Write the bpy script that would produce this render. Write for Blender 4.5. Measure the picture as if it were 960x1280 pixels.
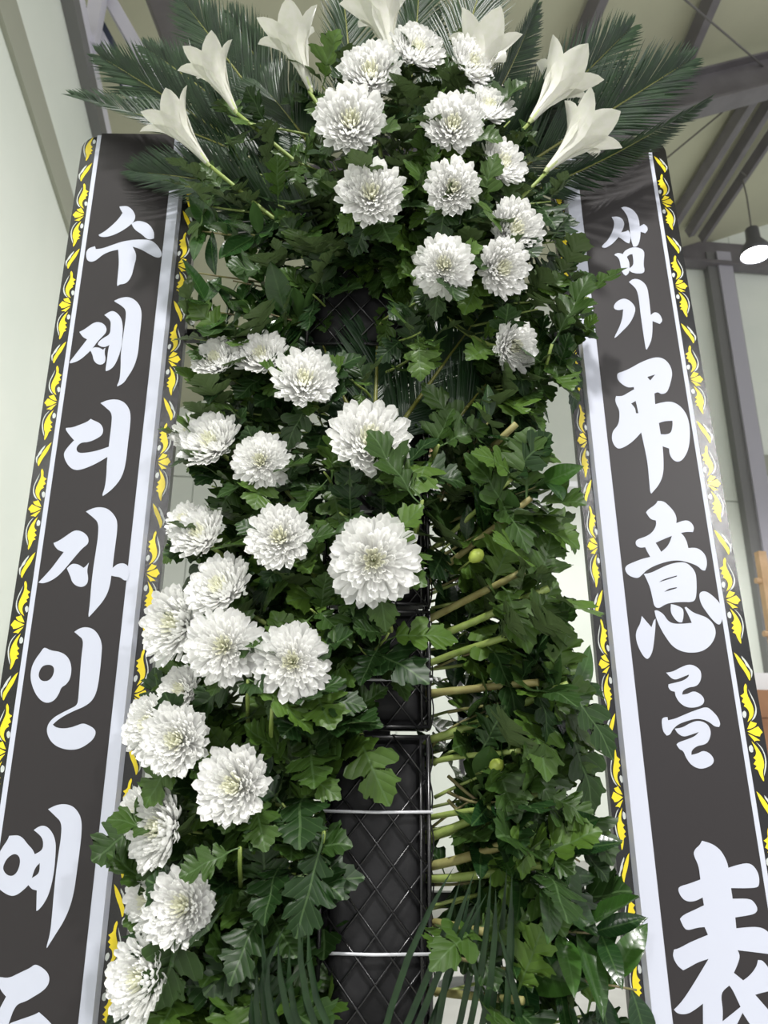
import bpy, bmesh, math, random
from mathutils import Vector, Matrix, geometry
for _o in list(bpy.data.objects): bpy.data.objects.remove(_o)
scn = bpy.context.scene
col = scn.collection
PI = math.pi

# ------------------------------------------------------------------ camera
F_PX = 925.0                         # focal length in pixels of a 960x1280 frame
VPX, VPY = 505.0, -2160.0            # where vertical lines meet
CAM = Vector((0.0, 0.0, 1.2))
_zc = Vector((VPX - 480, 640 - VPY, -F_PX)).normalized()      # world up in camera space
_f = Vector((0, 0, -1)); _yc = (_f - _f.dot(_zc) * _zc).normalized(); _xc = _yc.cross(_zc)
RM = Matrix((_xc, _yc, _zc))         # camera space -> world
cd = bpy.data.cameras.new('camera'); cam = bpy.data.objects.new('camera', cd); col.objects.link(cam)
cam.matrix_world = Matrix.Translation(CAM) @ RM.to_4x4()
cd.sensor_fit = 'VERTICAL'; cd.sensor_height = 36.0; cd.sensor_width = 27.0
cd.lens = F_PX / 1280 * 36; cd.clip_start = 0.02
cd.dof.use_dof = True; cd.dof.focus_distance = 1.05; cd.dof.aperture_fstop = 8.0
scn.camera = cam
scn.view_settings.view_transform = 'Standard'; scn.view_settings.look = 'None'
scn.view_settings.gamma = 1.0; scn.view_settings.use_curve_mapping = False
scn.view_settings.exposure = 0.0

# ------------------------------------------------------------------ world: pale daylight from the open side of the hall
W = bpy.data.worlds.new('world'); scn.world = W; W.use_nodes = True
W.node_tree.nodes['Background'].inputs[0].default_value = (0.98, 0.98, 1.0, 1)
W.node_tree.nodes['Background'].inputs[1].default_value = 0.9

def ray(px, py):
    return (RM @ Vector((px - 480, 640 - py, -F_PX))).normalized()
def P(px, py, Y):                    # the point of the plane y = Y seen at a pixel
    r = ray(px, py); return CAM + r * ((Y - CAM.y) / r.y)
def hit(px, py, pt, n):
    r = ray(px, py); return CAM + r * ((pt - CAM).dot(n) / r.dot(n))
def depth(p): return (p - CAM).dot(RM @ Vector((0, 0, -1)))

# ------------------------------------------------------------------ materials
MATS = {}
def mat(name, color, rough=0.5, spec=0.5, metal=0.0, transl=0.0, noise=None, bump=0.0, nscale=20.0, emit=None, coat=0.0):
    m = bpy.data.materials.new(name); m.use_nodes = True; MATS[name] = m
    nt = m.node_tree; N = nt.nodes; L = nt.links; b = N['Principled BSDF']
    c = tuple(color) + (1,)
    b.inputs['Base Color'].default_value = c; b.inputs['Roughness'].default_value = rough
    b.inputs['Specular IOR Level'].default_value = spec; b.inputs['Metallic'].default_value = metal
    b.inputs['Coat Weight'].default_value = coat; b.inputs['Coat Roughness'].default_value = 0.08
    if emit: 
        b.inputs['Emission Color'].default_value = c; b.inputs['Emission Strength'].default_value = emit
    colsock = None
    if noise or bump:
        tc = N.new('ShaderNodeTexCoord'); no = N.new('ShaderNodeTexNoise'); no.inputs['Scale'].default_value = nscale
        no.inputs['Detail'].default_value = 4
        L.new(tc.outputs['Object'], no.inputs['Vector'])
        if noise:
            mx = N.new('ShaderNodeMix'); mx.data_type = 'RGBA'
            mx.inputs['A'].default_value = c; mx.inputs['B'].default_value = tuple(noise) + (1,)
            rp = N.new('ShaderNodeMapRange'); rp.inputs['From Min'].default_value = .35; rp.inputs['From Max'].default_value = .7
            L.new(no.outputs['Fac'], rp.inputs['Value']); L.new(rp.outputs[0], mx.inputs['Factor'])
            L.new(mx.outputs['Result'], b.inputs['Base Color']); colsock = mx.outputs['Result']
        if bump:
            bp = N.new('ShaderNodeBump'); bp.inputs['Strength'].default_value = bump; bp.inputs['Distance'].default_value = .002
            L.new(no.outputs['Fac'], bp.inputs['Height']); L.new(bp.outputs[0], b.inputs['Normal'])
    if transl:
        add_transl(m, transl, colsock, c)
    return m
def add_transl(m, w, colsock, c):
    N = m.node_tree.nodes; L = m.node_tree.links
    t = N.new('ShaderNodeBsdfTranslucent'); t.inputs[0].default_value = c
    if colsock: L.new(colsock, t.inputs[0])
    mx = N.new('ShaderNodeMixShader'); mx.inputs[0].default_value = w
    L.new(N['Principled BSDF'].outputs[0], mx.inputs[1]); L.new(t.outputs[0], mx.inputs[2])
    L.new(mx.outputs[0], N['Material Output'].inputs[0])

def leaf_mat(name, c1, c2, under, rough, spec, vfreq, vslope, vein, transl=.18):
    """green blade: tint differs from leaf to leaf, pale midrib and side veins, paler underside"""
    m = bpy.data.materials.new(name); m.use_nodes = True; MATS[name] = m
    N = m.node_tree.nodes; L = m.node_tree.links; b = N['Principled BSDF']
    b.inputs['Roughness'].default_value = rough; b.inputs['Specular IOR Level'].default_value = spec
    oi = N.new('ShaderNodeObjectInfo'); tc = N.new('ShaderNodeTexCoord'); sp = N.new('ShaderNodeSeparateXYZ')
    L.new(tc.outputs['Object'], sp.inputs[0])
    def mth(op, a, bb=None):
        n = N.new('ShaderNodeMath'); n.operation = op
        for i, v in enumerate((a, bb)):
            if v is None: continue
            if isinstance(v, (int, float)): n.inputs[i].default_value = v
            else: L.new(v, n.inputs[i])
        return n.outputs[0]
    ax = mth('ABSOLUTE', sp.outputs['X'])
    ph = mth('SUBTRACT', sp.outputs['Y'], mth('MULTIPLY', ax, vslope))
    w = mth('ABSOLUTE', mth('SINE', mth('MULTIPLY', ph, vfreq)))
    side = mth('LESS_THAN', w, .16)
    mid = mth('LESS_THAN', ax, .013)
    vn = mth('MAXIMUM', mth('MULTIPLY', side, .45), mid)
    mx = N.new('ShaderNodeMix'); mx.data_type = 'RGBA'
    mx.inputs['A'].default_value = c1 + (1,); mx.inputs['B'].default_value = c2 + (1,)
    pw = mth('POWER', oi.outputs['Random'], 1.8)
    L.new(pw, mx.inputs['Factor'])
    no = N.new('ShaderNodeTexNoise'); no.inputs['Scale'].default_value = 9
    L.new(tc.outputs['Object'], no.inputs['Vector'])
    hv = N.new('ShaderNodeHueSaturation'); L.new(mx.outputs['Result'], hv.inputs['Color'])
    L.new(mth('ADD', mth('MULTIPLY', no.outputs['Fac'], .5), .75), hv.inputs['Value'])
    m2 = N.new('ShaderNodeMix'); m2.data_type = 'RGBA'; m2.inputs['B'].default_value = vein + (1,)
    L.new(hv.outputs[0], m2.inputs['A']); L.new(mth('MULTIPLY', vn, .55), m2.inputs['Factor'])
    ge = N.new('ShaderNodeNewGeometry'); m3 = N.new('ShaderNodeMix'); m3.data_type = 'RGBA'
    L.new(ge.outputs['Backfacing'], m3.inputs['Factor'])
    L.new(m2.outputs['Result'], m3.inputs['A']); m3.inputs['B'].default_value = under + (1,)
    L.new(m3.outputs['Result'], b.inputs['Base Color'])
    bp = N.new('ShaderNodeBump'); bp.inputs['Strength'].default_value = .5 if rough > .3 else .12; bp.inputs['Distance'].default_value = .0015; bp.invert = True
    L.new(mth('ADD', vn, mth('MULTIPLY', w, -.6)), bp.inputs['Height']); L.new(bp.outputs[0], b.inputs['Normal'])
    add_transl(m, transl, m3.outputs['Result'], c1 + (1,))
    return m
leaf_mat('mum_leaf', (.010, .032, .007), (.070, .135, .018), (.075, .115, .042), .42, .32, 26, 1.0, (.085, .15, .055))
leaf_mat('gloss_leaf', (.009, .032, .009), (.034, .090, .014), (.050, .105, .028), .26, .5, 34, .6, (.06, .12, .035))
mat('palm', (.006, .022, .007), .40, .4, noise=(.016, .045, .012), nscale=30, transl=.1)
mat('palm_rachis', (.16, .17, .03), .45)
mat('petal', (.95, .95, .935), .5, .25, transl=.42)
mat('petal_core', (.93, .93, .80), .5, .25, transl=.4)
mat('lily', (.80, .79, .73), .4, .35, transl=.22, noise=(.74, .75, .64), nscale=12)
mat('lily_base', (.62, .70, .34), .45, transl=.2)
mat('anther', (.55, .36, .08), .8)
mat('stem_green', (.19, .27, .055), .5, noise=(.28, .35, .10), nscale=60, bump=.3)
mat('stem_brown', (.20, .17, .055), .6, noise=(.30, .30, .11), nscale=50, bump=.4)
mat('twig', (.13, .10, .055), .7, noise=(.22, .22, .07), nscale=60)
mat('bud', (.42, .52, .09), .4)
mat('board_black', (.006, .006, .006), .15, .6, bump=.12, nscale=700)
mat('face_black', (.024, .021, .022), .42, .3, bump=.05, nscale=6)
mat('print_white', (.50, .525, .61), .42, .4)
mat('panel_white', (.52, .545, .63), .5, .35)
mat('print_yellow', (.78, .62, .015), .3, .5)
mat('print_grey', (.52, .55, .52), .3, .5)
mat('foam', (.008, .008, .009), .62, .3, noise=(.013, .013, .014), nscale=40, bump=.6)
mat('cage', (.012, .012, .013), .26, .6)
mat('tie', (.62, .63, .66), .35, .5)
mat('steel_black', (.02, .02, .022), .4)
mat('wall_paint', (.80, .84, .77), .55, .4, noise=(.76, .81, .74), nscale=2.0)
mat('wall_trim', (.36, .37, .30), .6)
mat('trim_grey', (.17, .17, .17), .5)
mat('frame_white', (.72, .71, .80), .4)
mat('window_glass', (.05, .06, .10), .1, .6)
mat('ceiling_unlit_tone', (.47, .47, .34), .7, noise=(.44, .44, .32), nscale=1.5)  # shade put into the colour: the walls' pale paint, darkened to unlit khaki
mat('beam', (.13, .12, .13), .5, noise=(.17, .16, .17), nscale=4)
mat('column_paint', (.42, .41, .47), .45)
mat('rod', (.10, .095, .09), .5)
mat('concrete', (.48, .48, .46), .7, noise=(.40, .40, .38), nscale=3)
mat('wood_pale', (.62, .42, .25), .55, noise=(.50, .33, .19), nscale=14)
mat('wood_brown', (.30, .15, .07), .5, noise=(.22, .10, .045), nscale=10)
mat('lamp_glow', (1.0, .98, 1.0), .5, emit=60.0)
mat('lamp_body', (.08, .08, .09), .4)
mat('cloth_white', (.75, .76, .78), .8)
mat('green_plastic', (.08, .22, .12), .4)
mat('lime', (.40, .55, .18), .6)

# ------------------------------------------------------------------ helpers
def mesh(name, verts, faces, m, smooth=True):
    me = bpy.data.meshes.new(name); me.from_pydata([tuple(v) for v in verts], [], faces); me.update()
    if m: me.materials.append(MATS[m])
    if smooth: me.polygons.foreach_set('use_smooth', [True] * len(me.polygons))
    return me
def obj(name, me, parent=None, mw=None):
    o = bpy.data.objects.new(name, me); col.objects.link(o)
    if parent is not None: o.parent = parent
    if mw is not None: o.matrix_local = mw
    return o
def tag(o, label, cat, group=None):
    o['label'] = label; o['category'] = cat
    if group: o['group'] = group
    return o
def empty(name, loc, label, cat, group=None):
    o = bpy.data.objects.new(name, None); col.objects.link(o); o.location = loc; o.empty_display_size = .02
    return tag(o, label, cat, group)
def struct(o): o['kind'] = 'structure'; return o
class MB:
    def __init__(s): s.v = []; s.f = []
    def add(s, v, f):
        n = len(s.v); s.v += [Vector(x) for x in v]; s.f += [tuple(i + n for i in q) for q in f]
    def box(s, c, ux, uy, uz):       # centre and three half axes
        c = Vector(c); V = [c + ux * a + uy * b + uz * d for a in (-1, 1) for b in (-1, 1) for d in (-1, 1)]
        s.add(V, [(0, 1, 3, 2), (4, 6, 7, 5), (0, 4, 5, 1), (2, 3, 7, 6), (0, 2, 6, 4), (1, 5, 7, 3)])
    def aabb(s, lo, hi):
        lo = Vector(lo); hi = Vector(hi); c = (lo + hi) / 2; h = (hi - lo) / 2
        s.box(c, Vector((h.x, 0, 0)), Vector((0, h.y, 0)), Vector((0, 0, h.z)))
    def bar(s, a, b, w, h, up=Vector((0, 0, 1))):
        a = Vector(a); b = Vector(b); d = (b - a); l = d.length; d.normalize()
        x = d.cross(up).normalized(); z = x.cross(d)
        s.box((a + b) / 2, x * w / 2, d * l / 2, z * h / 2)
    def tube(s, pts, rad, n=6, cap=True):
        pts = [Vector(p) for p in pts]; m = len(pts)
        if not hasattr(rad, '__len__'): rad = [rad] * m
        V = []; ref = Vector((.31, .11, .94))
        for i, p in enumerate(pts):
            t = (pts[min(i + 1, m - 1)] - pts[max(i - 1, 0)]).normalized()
            x = t.cross(ref)
            if x.length < .1: x = t.cross(Vector((1, 0, 0)))
            x.normalize(); y = t.cross(x)
            V += [p + (x * math.cos(2 * PI * k / n) + y * math.sin(2 * PI * k / n)) * rad[i] for k in range(n)]
        Fc = [(i * n + k, i * n + (k + 1) % n, (i + 1) * n + (k + 1) % n, (i + 1) * n + k) for i in range(m - 1) for k in range(n)]
        if cap: Fc += [tuple(range(n - 1, -1, -1)), tuple((m - 1) * n + k for k in range(n))]
        s.add(V, Fc)
    def lathe(s, prof, n=20, M=None):
        V = [Vector((r * math.cos(2 * PI * k / n), r * math.sin(2 * PI * k / n), z)) for r, z in prof for k in range(n)]
        if M: V = [M @ v for v in V]
        s.add(V, [(i * n + k, i * n + (k + 1) % n, (i + 1) * n + (k + 1) % n, (i + 1) * n + k) for i in range(len(prof) - 1) for k in range(n)])
    def build(s, name, m, parent=None, smooth=False, off=None):
        v = s.v if off is None else [x - off for x in s.v]
        return obj(name, mesh(name, v, s.f, m, smooth), parent)

# ------------------------------------------------------------------ the hall
def hall(ang):
    c, s = math.cos(ang), math.sin(ang)
    return lambda r, d, z: Vector((r * c - d * s, r * s + d * c, z))
LW = hall(math.radians(10.5))          # the near side wall runs a little askew
HL = hall(math.radians(6.0))           # far wall, roof frame
hx = HL(1, 0, 0); hy = HL(0, 1, 0); UZ = Vector((0, 0, 1))
DFAR = 9.7
def far(px, py, off=0.0): return hit(px, py, HL(0, DFAR - off, 0), hy)
def lwall(px, py, off=0.0): return hit(px, py, LW(-1.15 + off, 0, 0), LW(1, 0, 0))

m = MB(); m.box(HL(1, 1.5, -.05), hx * 11, hy * 10, UZ * .05); struct(m.build('floor', 'concrete'))
# side wall
lx, ly = LW(1, 0, 0), LW(0, 1, 0)
zA = (lwall(11, 0).z + lwall(70, 240).z) / 2
zB = (lwall(81, 5).z + lwall(116, 160).z) / 2
m = MB(); m.box(LW(-1.21, 3.4, zB / 2), lx * .06, ly * 3.6, UZ * (zB / 2)); wl = struct(m.build('wall_left', 'wall_paint'))
m = MB(); m.box(LW(-1.14, 3.4, zA), lx * .012, ly * 3.58, UZ * .10); struct(m.build('trim_1', 'wall_trim'))
m = MB(); m.box(LW(-1.12, 3.4, zB), lx * .035, ly * 3.58, UZ * .055); struct(m.build('trim_2', 'trim_grey'))
m = MB(); m.box(LW(-1.17, 3.4, zB + .17), lx * .05, ly * 3.58, UZ * .115); struct(m.build('trim_3', 'frame_white'))
# far wall: a backing with upright sheet panels in two rows
m = MB(); m.box(HL(3, DFAR + .12, 5), hx * 12, hy * .06, UZ * 5); wb = struct(m.build('wall_back', 'wall_trim'))
seam = far(700, 617).z
for i in range(16):
    r0 = -8.6 + i * 1.4
    for z0, z1 in ((.0, seam - .008), (seam + .008, 9.9)):
        m = MB(); m.box(HL(r0 + .7, DFAR + .03, (z0 + z1) / 2), hx * .695, hy * .03, UZ * ((z1 - z0) / 2))
        m.build('panel', 'wall_paint', wb)
# roof: rafter line fixes the pitch
RD = 5.6
def rafp(px, py): return hit(px, py, HL(0, RD, 0), hy)
ra, rb_ = rafp(845, 101), rafp(960, 72)
rdir = (rb_ - ra).normalized(); rn = rdir.cross(hy).normalized()
if rn.z < 0: rn = -rn
def roofhit(px, py, off): return hit(px, py, ra + rn * off, rn)
cpt = ra + rn * .22
m = MB(); cc = cpt + rdir * 2.0 - hy * 1.5 + rn * .05
m.box(cc, rdir * 13, hy * 9.4, rn * .05); struct(m.build('ceiling', 'ceiling_unlit_tone'))
def member(name, a, b, w, h, label=None, matn='beam', up=None):
    m = MB(); m.bar(a, b, w, h, up or UZ); return struct(m.build(name, matn))
# rafter as an I section
rf = MB(); A = ra - rdir * 5; B = ra + rdir * 6
rr, rb2 = rafp(825, 151), None
dep = max(.2, (ra - rr).dot(rn))
rf.bar(A - rn * dep * .5, B - rn * dep * .5, .03, dep, rn)
rf.bar(A - rn * .012, B - rn * .012, .2, .024, rn); rf.bar(A - rn * (dep - .012), B - rn * (dep - .012), .24, .03, rn)
struct(rf.build('trim_4', 'beam'))
n_tr = 5
def pur(p1, p2, w, ext0=1.0, ext1=0.3):
    global n_tr
    a = roofhit(p1[0], p1[1], .1); b = roofhit(p2[0], p2[1], .1); d = (b - a)
    a2 = a - d * ext0; b2 = b + d * ext1
    struct_o = MB(); struct_o.bar(a2, b2, w, .14, rn); struct(struct_o.build('trim_%d' % n_tr, 'beam')); n_tr += 1
pur((889, 0), (859, 70), .10, 2, .25)
pur((748, 0), (735, 30), .10, 3, 3)
pur((935, 130), (866, 240), .13, .15, .5)
pur((955, 140), (880, 262), .10, .3, .3)
pur((970, 160), (893, 275), .07, .2, .25)
# tie rods of the roof bracing
for a, b in (((845, -10), (965, 92)), ((912, 133), (833, 198))):
    m = MB(); m.tube([roofhit(a[0], a[1], -.1), roofhit(b[0], b[1], -.1)], .011); struct(m.build('trim_%d' % n_tr, 'rod')); n_tr += 1
# eave beam and column against the far wall
e0, e1 = far(836, 318, .15), far(1010, 318, .15)
ez = (e0.z + e1.z) / 2
for zz, hh in ((ez, .2),):
    m = MB(); m.box(HL(4, DFAR - .08, zz), hx * 8.5, hy * .05, UZ * .22); m.box(HL(4, DFAR - .14, zz - .24), hx * 8.5, hy * .1, UZ * .03)
    struct(m.build('trim_%d' % n_tr, 'beam')); n_tr += 1
pc = far(907, 400, .1); rc = pc.dot(hx)
m = MB(); m.box(HL(rc - .11, DFAR - .08, ez / 2), hx * .08, hy * .07, UZ * (ez / 2)); struct(m.build('trim_%d' % n_tr, 'trim_grey')); n_tr += 1
m = MB(); m.box(HL(rc + .09, DFAR - .1, ez / 2), hx * .12, hy * .09, UZ * (ez / 2)); struct(m.build('trim_%d' % n_tr, 'column_paint')); n_tr += 1
a = far(945, 580, .03)
m = MB(); m.box(HL(a.dot(hx) + .7, DFAR - .01, a.z), hx * 1.0, hy * .02, UZ * .16); struct(m.build('trim_%d' % n_tr, 'wall_trim')); n_tr += 1
# gable corner seen over the side wall: raking frames, a window, an upright post
def gab(px, py, off): return hit(px, py, HL(0, 3.6 - off, 0), hy)
def rake(p1, p2, w, dpt, mt, off, e0=.5, e1=.6):
    global n_tr
    a = gab(p1[0], p1[1], off); b = gab(p2[0], p2[1], off); d = b - a
    m = MB(); m.bar(a - d * e0, b + d * e1, dpt, w, UZ); struct(m.build('trim_%d' % n_tr, mt)); n_tr += 1
rake((137, 0), (180, 75), .075, .05, 'frame_white', .05)
rake((124, 40), (160, 110), .04, .05, 'frame_white', .05, .1, .5)
rake((205, 0), (236, 80), .20, .12, 'beam', .1, 1.2, .2)
a = gab(131, 50, .02); b = gab(168, 120, .02)
m = MB(); m.bar(a - (b - a) * .6, b + (b - a) * .3, .02, .10); wn = struct(m.build('window_1', 'window_glass'))
a = hit(119, 20, HL(0, 3.45, 0), hy); 
m = MB(); m.box(Vector((a.x, a.y, zB + .62)), hx * .04, hy * .04, UZ * .40); struct(m.build('trim_%d' % n_tr, 'frame_white')); n_tr += 1

# lamps -----------------------------------------------------------
def lamp(p, power, label, top=None, r=.13, tilt=0.0):
    t = empty('high_bay_lamp', p, label, 'lamp', 'high bay lamps of the hall')
    m = MB(); m.lathe([(.03, .30), (.06, .28), (.065, .16), (r * 1.02, .05), (r * 1.08, -.01), (r * 1.0, -.008), (r * .9, .04), (.03, .12)], 20)
    hd = m.build('hood', 'lamp_body', t, True)
    m = MB(); m.lathe([(.002, -.045), (r * .6, -.035), (r * .95, -.002), (r * .9, .02)], 20); m.build('lens', 'lamp_glow', hd, True)
    if top is None: top = Vector((0, 0, .9))
    m = MB(); m.tube([(0, 0, .29), (.01, 0, .29 + (top.z - .29) * .6), (top.x, top.y, top.z - .05), (top.x + .05, top.y, top.z), (top.x, top.y, top.z + .05)], .008)
    m.build('wire', 'rod', t)
    ld = bpy.data.lights.new('lamp_light', 'SPOT'); ld.energy = power; ld.spot_size = math.radians(165); ld.spot_blend = .4
    ld.shadow_soft_size = .14; ld.color = (1.0, .98, .96)
    lo = bpy.data.objects.new('lamp_light', ld); col.objects.link(lo); lo.parent = t; lo.location = (0, 0, -.08)
    return t
lamp(hit(945, 318, HL(0, 5.4, 0), hy), 1000, 'glowing lamp hung from the roof beam beside the steel column')
lamp(hit(592, -42, HL(0, 4.6, 0), hy), 1400, 'glowing lamp hung high behind the palm fronds')
lamp(Vector((-2.84, -6.9, 4.0)), 900, 'glowing lamp of the hall opposite the Korean lettered banner')
lamp(Vector((3.0, -3.9, 4.2)), 700, 'glowing lamp of the hall opposite the banner with Chinese characters')
lamp(Vector((0.2, -1.2, 4.8)), 700, 'glowing lamp of the hall above the space before the wreath')

# things by the far wall ------------------------------------------------
def at_far(px, py, d): return hit(px, py, HL(0, d, 0), hy)
c = at_far(568, 545, 4.6)
t = empty('wall_disc', c, 'round dark disc with a pale wooden rim behind the stems', 'wall disc')
R = 42 * depth(c) / F_PX
Mx = HL(0, 0, 0); rot = Matrix.Rotation(math.radians(6), 4, 'Z') @ Matrix.Rotation(PI / 2, 4, 'X')
m = MB(); m.lathe([(R * .84, -.02), (R * .86, .03), (R, .03), (R, -.02)], 28, rot); m.build('rim', 'wood_pale', t, True)
m = MB(); m.lathe([(.001, .012), (R * .86, .012), (R * .86, -.02), (.001, -.02)], 28, rot); m.build('face', 'steel_black', t)
m = MB(); m.tube([Vector((0, 0, -R * .9)), Vector((0, 0, -c.z))], .018); m.build('pole', 'steel_black', t)
m = MB(); m.lathe([(.001, .02 - c.z), (.16, .015 - c.z), (.16, 0 - c.z)], 18); m.build('foot', 'steel_black', t)
# ledge with a small object, a pipe
a = at_far(735, 612, 5.9)
t = empty('side_table', Vector((a.x, a.y, 0)), 'plain white high table behind the wreath', 'table')
m = MB(); m.box(Vector((0, 0, a.z - .03)), hx * .55, hy * .2, UZ * .025); m.build('top', 'cloth_white', t)
for sx in (-1, 1):
    for sy in (-1, 1):
        m = MB(); m.box(hx * .5 * sx + hy * .16 * sy + UZ * (a.z - .055) / 2, hx * .02, hy * .02, UZ * ((a.z - .055) / 2)); m.build('leg', 'cloth_white', t)
m = MB(); m.lathe([(.001, 0), (.07, .0), (.085, .05), (.05, .10), (.03, .13), (.001, .135)], 14, Matrix.Translation(Vector((a.x + .02, a.y, a.z - .005))))
tag(m.build('pot', 'wood_brown', smooth=True), 'small brown pot on the white high table', 'pot')
# wooden peg rack at the right edge
a = at_far(950, 690, 3.6)
t = empty('peg_rack', Vector((a.x, a.y, 0)), 'pale wooden peg rack standing by the steel column', 'rack')
m = MB(); m.box(Vector((.0, 0, a.z / 2)), hx * .022, hy * .02, UZ * (a.z / 2)); pst = m.build('post', 'wood_pale', t)
m = MB(); m.box(Vector((.0, 0, .02)), hx * .2, hy * .2, UZ * .02); m.build('foot', 'wood_pale', t)
for py in (726, 792):
    z = at_far(950, py, 3.6).z
    m = MB(); m.tube([hx * -.05 + UZ * z, hx * .16 + UZ * z], .016, 8); m.build('peg', 'wood_pale', pst)
# bench with things on it
a = at_far(955, 862, 3.2); w = 90 * depth(a) / F_PX
t = empty('wooden_bench', Vector((a.x + .28, a.y + .2, 0)), 'brown wooden shelf unit beside the dark banner edge', 'shelf')
m = MB(); m.box(UZ * (a.z - .06), hx * .33, hy * .16, UZ * .06); m.build('top', 'wood_brown', t)
m = MB(); m.box(UZ * (a.z - .32), hx * .33, hy * .16, UZ * .02); m.build('shelf', 'wood_brown', t)
for sx in (-1, 1):
    m = MB(); m.box(hx * .3 * sx + UZ * (a.z - .12) / 2, hx * .025, hy * .15, UZ * ((a.z - .12) / 2)); m.build('side_panel', 'wood_brown', t)
b0 = Vector((a.x, a.y + .2, a.z))
m = MB(); m.box(b0 + hx * .03 + UZ * .045, hx * .08, hy * .07, UZ * .044); tag(m.build('white_bag', 'cloth_white'), 'white folded cloth on the brown shelf unit', 'cloth')
m = MB(); m.lathe([(.001, 0), (.028, 0), (.03, .10), (.012, .14), (.012, .17), (.001, .17)], 12, Matrix.Translation(b0 + hx * .0 - hx * .01 + hy * .1 + UZ * .002))
tag(m.build('bottle', 'green_plastic', smooth=True), 'small green bottle on the brown shelf unit', 'bottle')
for k, mt in enumerate(('cloth_white', 'lime', 'cloth_white')):
    m = MB(); m.box(b0 + hx * .1 + UZ * (-.297 + .03 + k * .056), hx * .13, hy * .1, UZ * .027)
    tag(m.build('towel', mt), ('white folded towel lowest in the pile under the shelf top', 'lime green folded towel in the middle of the pile', 'white folded towel topmost of the pile under the shelf top')[k], 'towel', 'folded towels')

# ------------------------------------------------------------------ banners
def chaikin(pts, it=2, sharp=62):
    for _ in range(it):
        out = []; n = len(pts)
        for i in range(n):
            p0, p1, p2 = Vector(pts[i - 1]), Vector(pts[i]), Vector(pts[(i + 1) % n])
            d0, d1 = p1 - p0, p2 - p1
            if d0.length < 1e-9 or d1.length < 1e-9: continue
            an = math.degrees(d0.angle(d1))
            if an > sharp: out.append(tuple(p1))
            else: out += [tuple(p1.lerp(p0, .25)), tuple(p1.lerp(p2, .25))]
        pts = out
    return pts
def poly_mesh(loops, thick=.0):
    """triangulated flat shape; loops = outer then holes, 2D"""
    L3 = [[Vector((x, y, 0)) for x, y in lp] for lp in loops]
    tris = geometry.tessellate_polygon(L3)
    flat = [v for lp in L3 for v in lp]
    return flat, [tuple(t) for t in tris]
def orient(v, f):
    out = []
    for t in f:
        a, b, c = (v[i] for i in t[:3])
        out.append(tuple(t) if (b - a).cross(c - a).z > 0 else tuple(reversed(t)))
    return out

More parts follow.
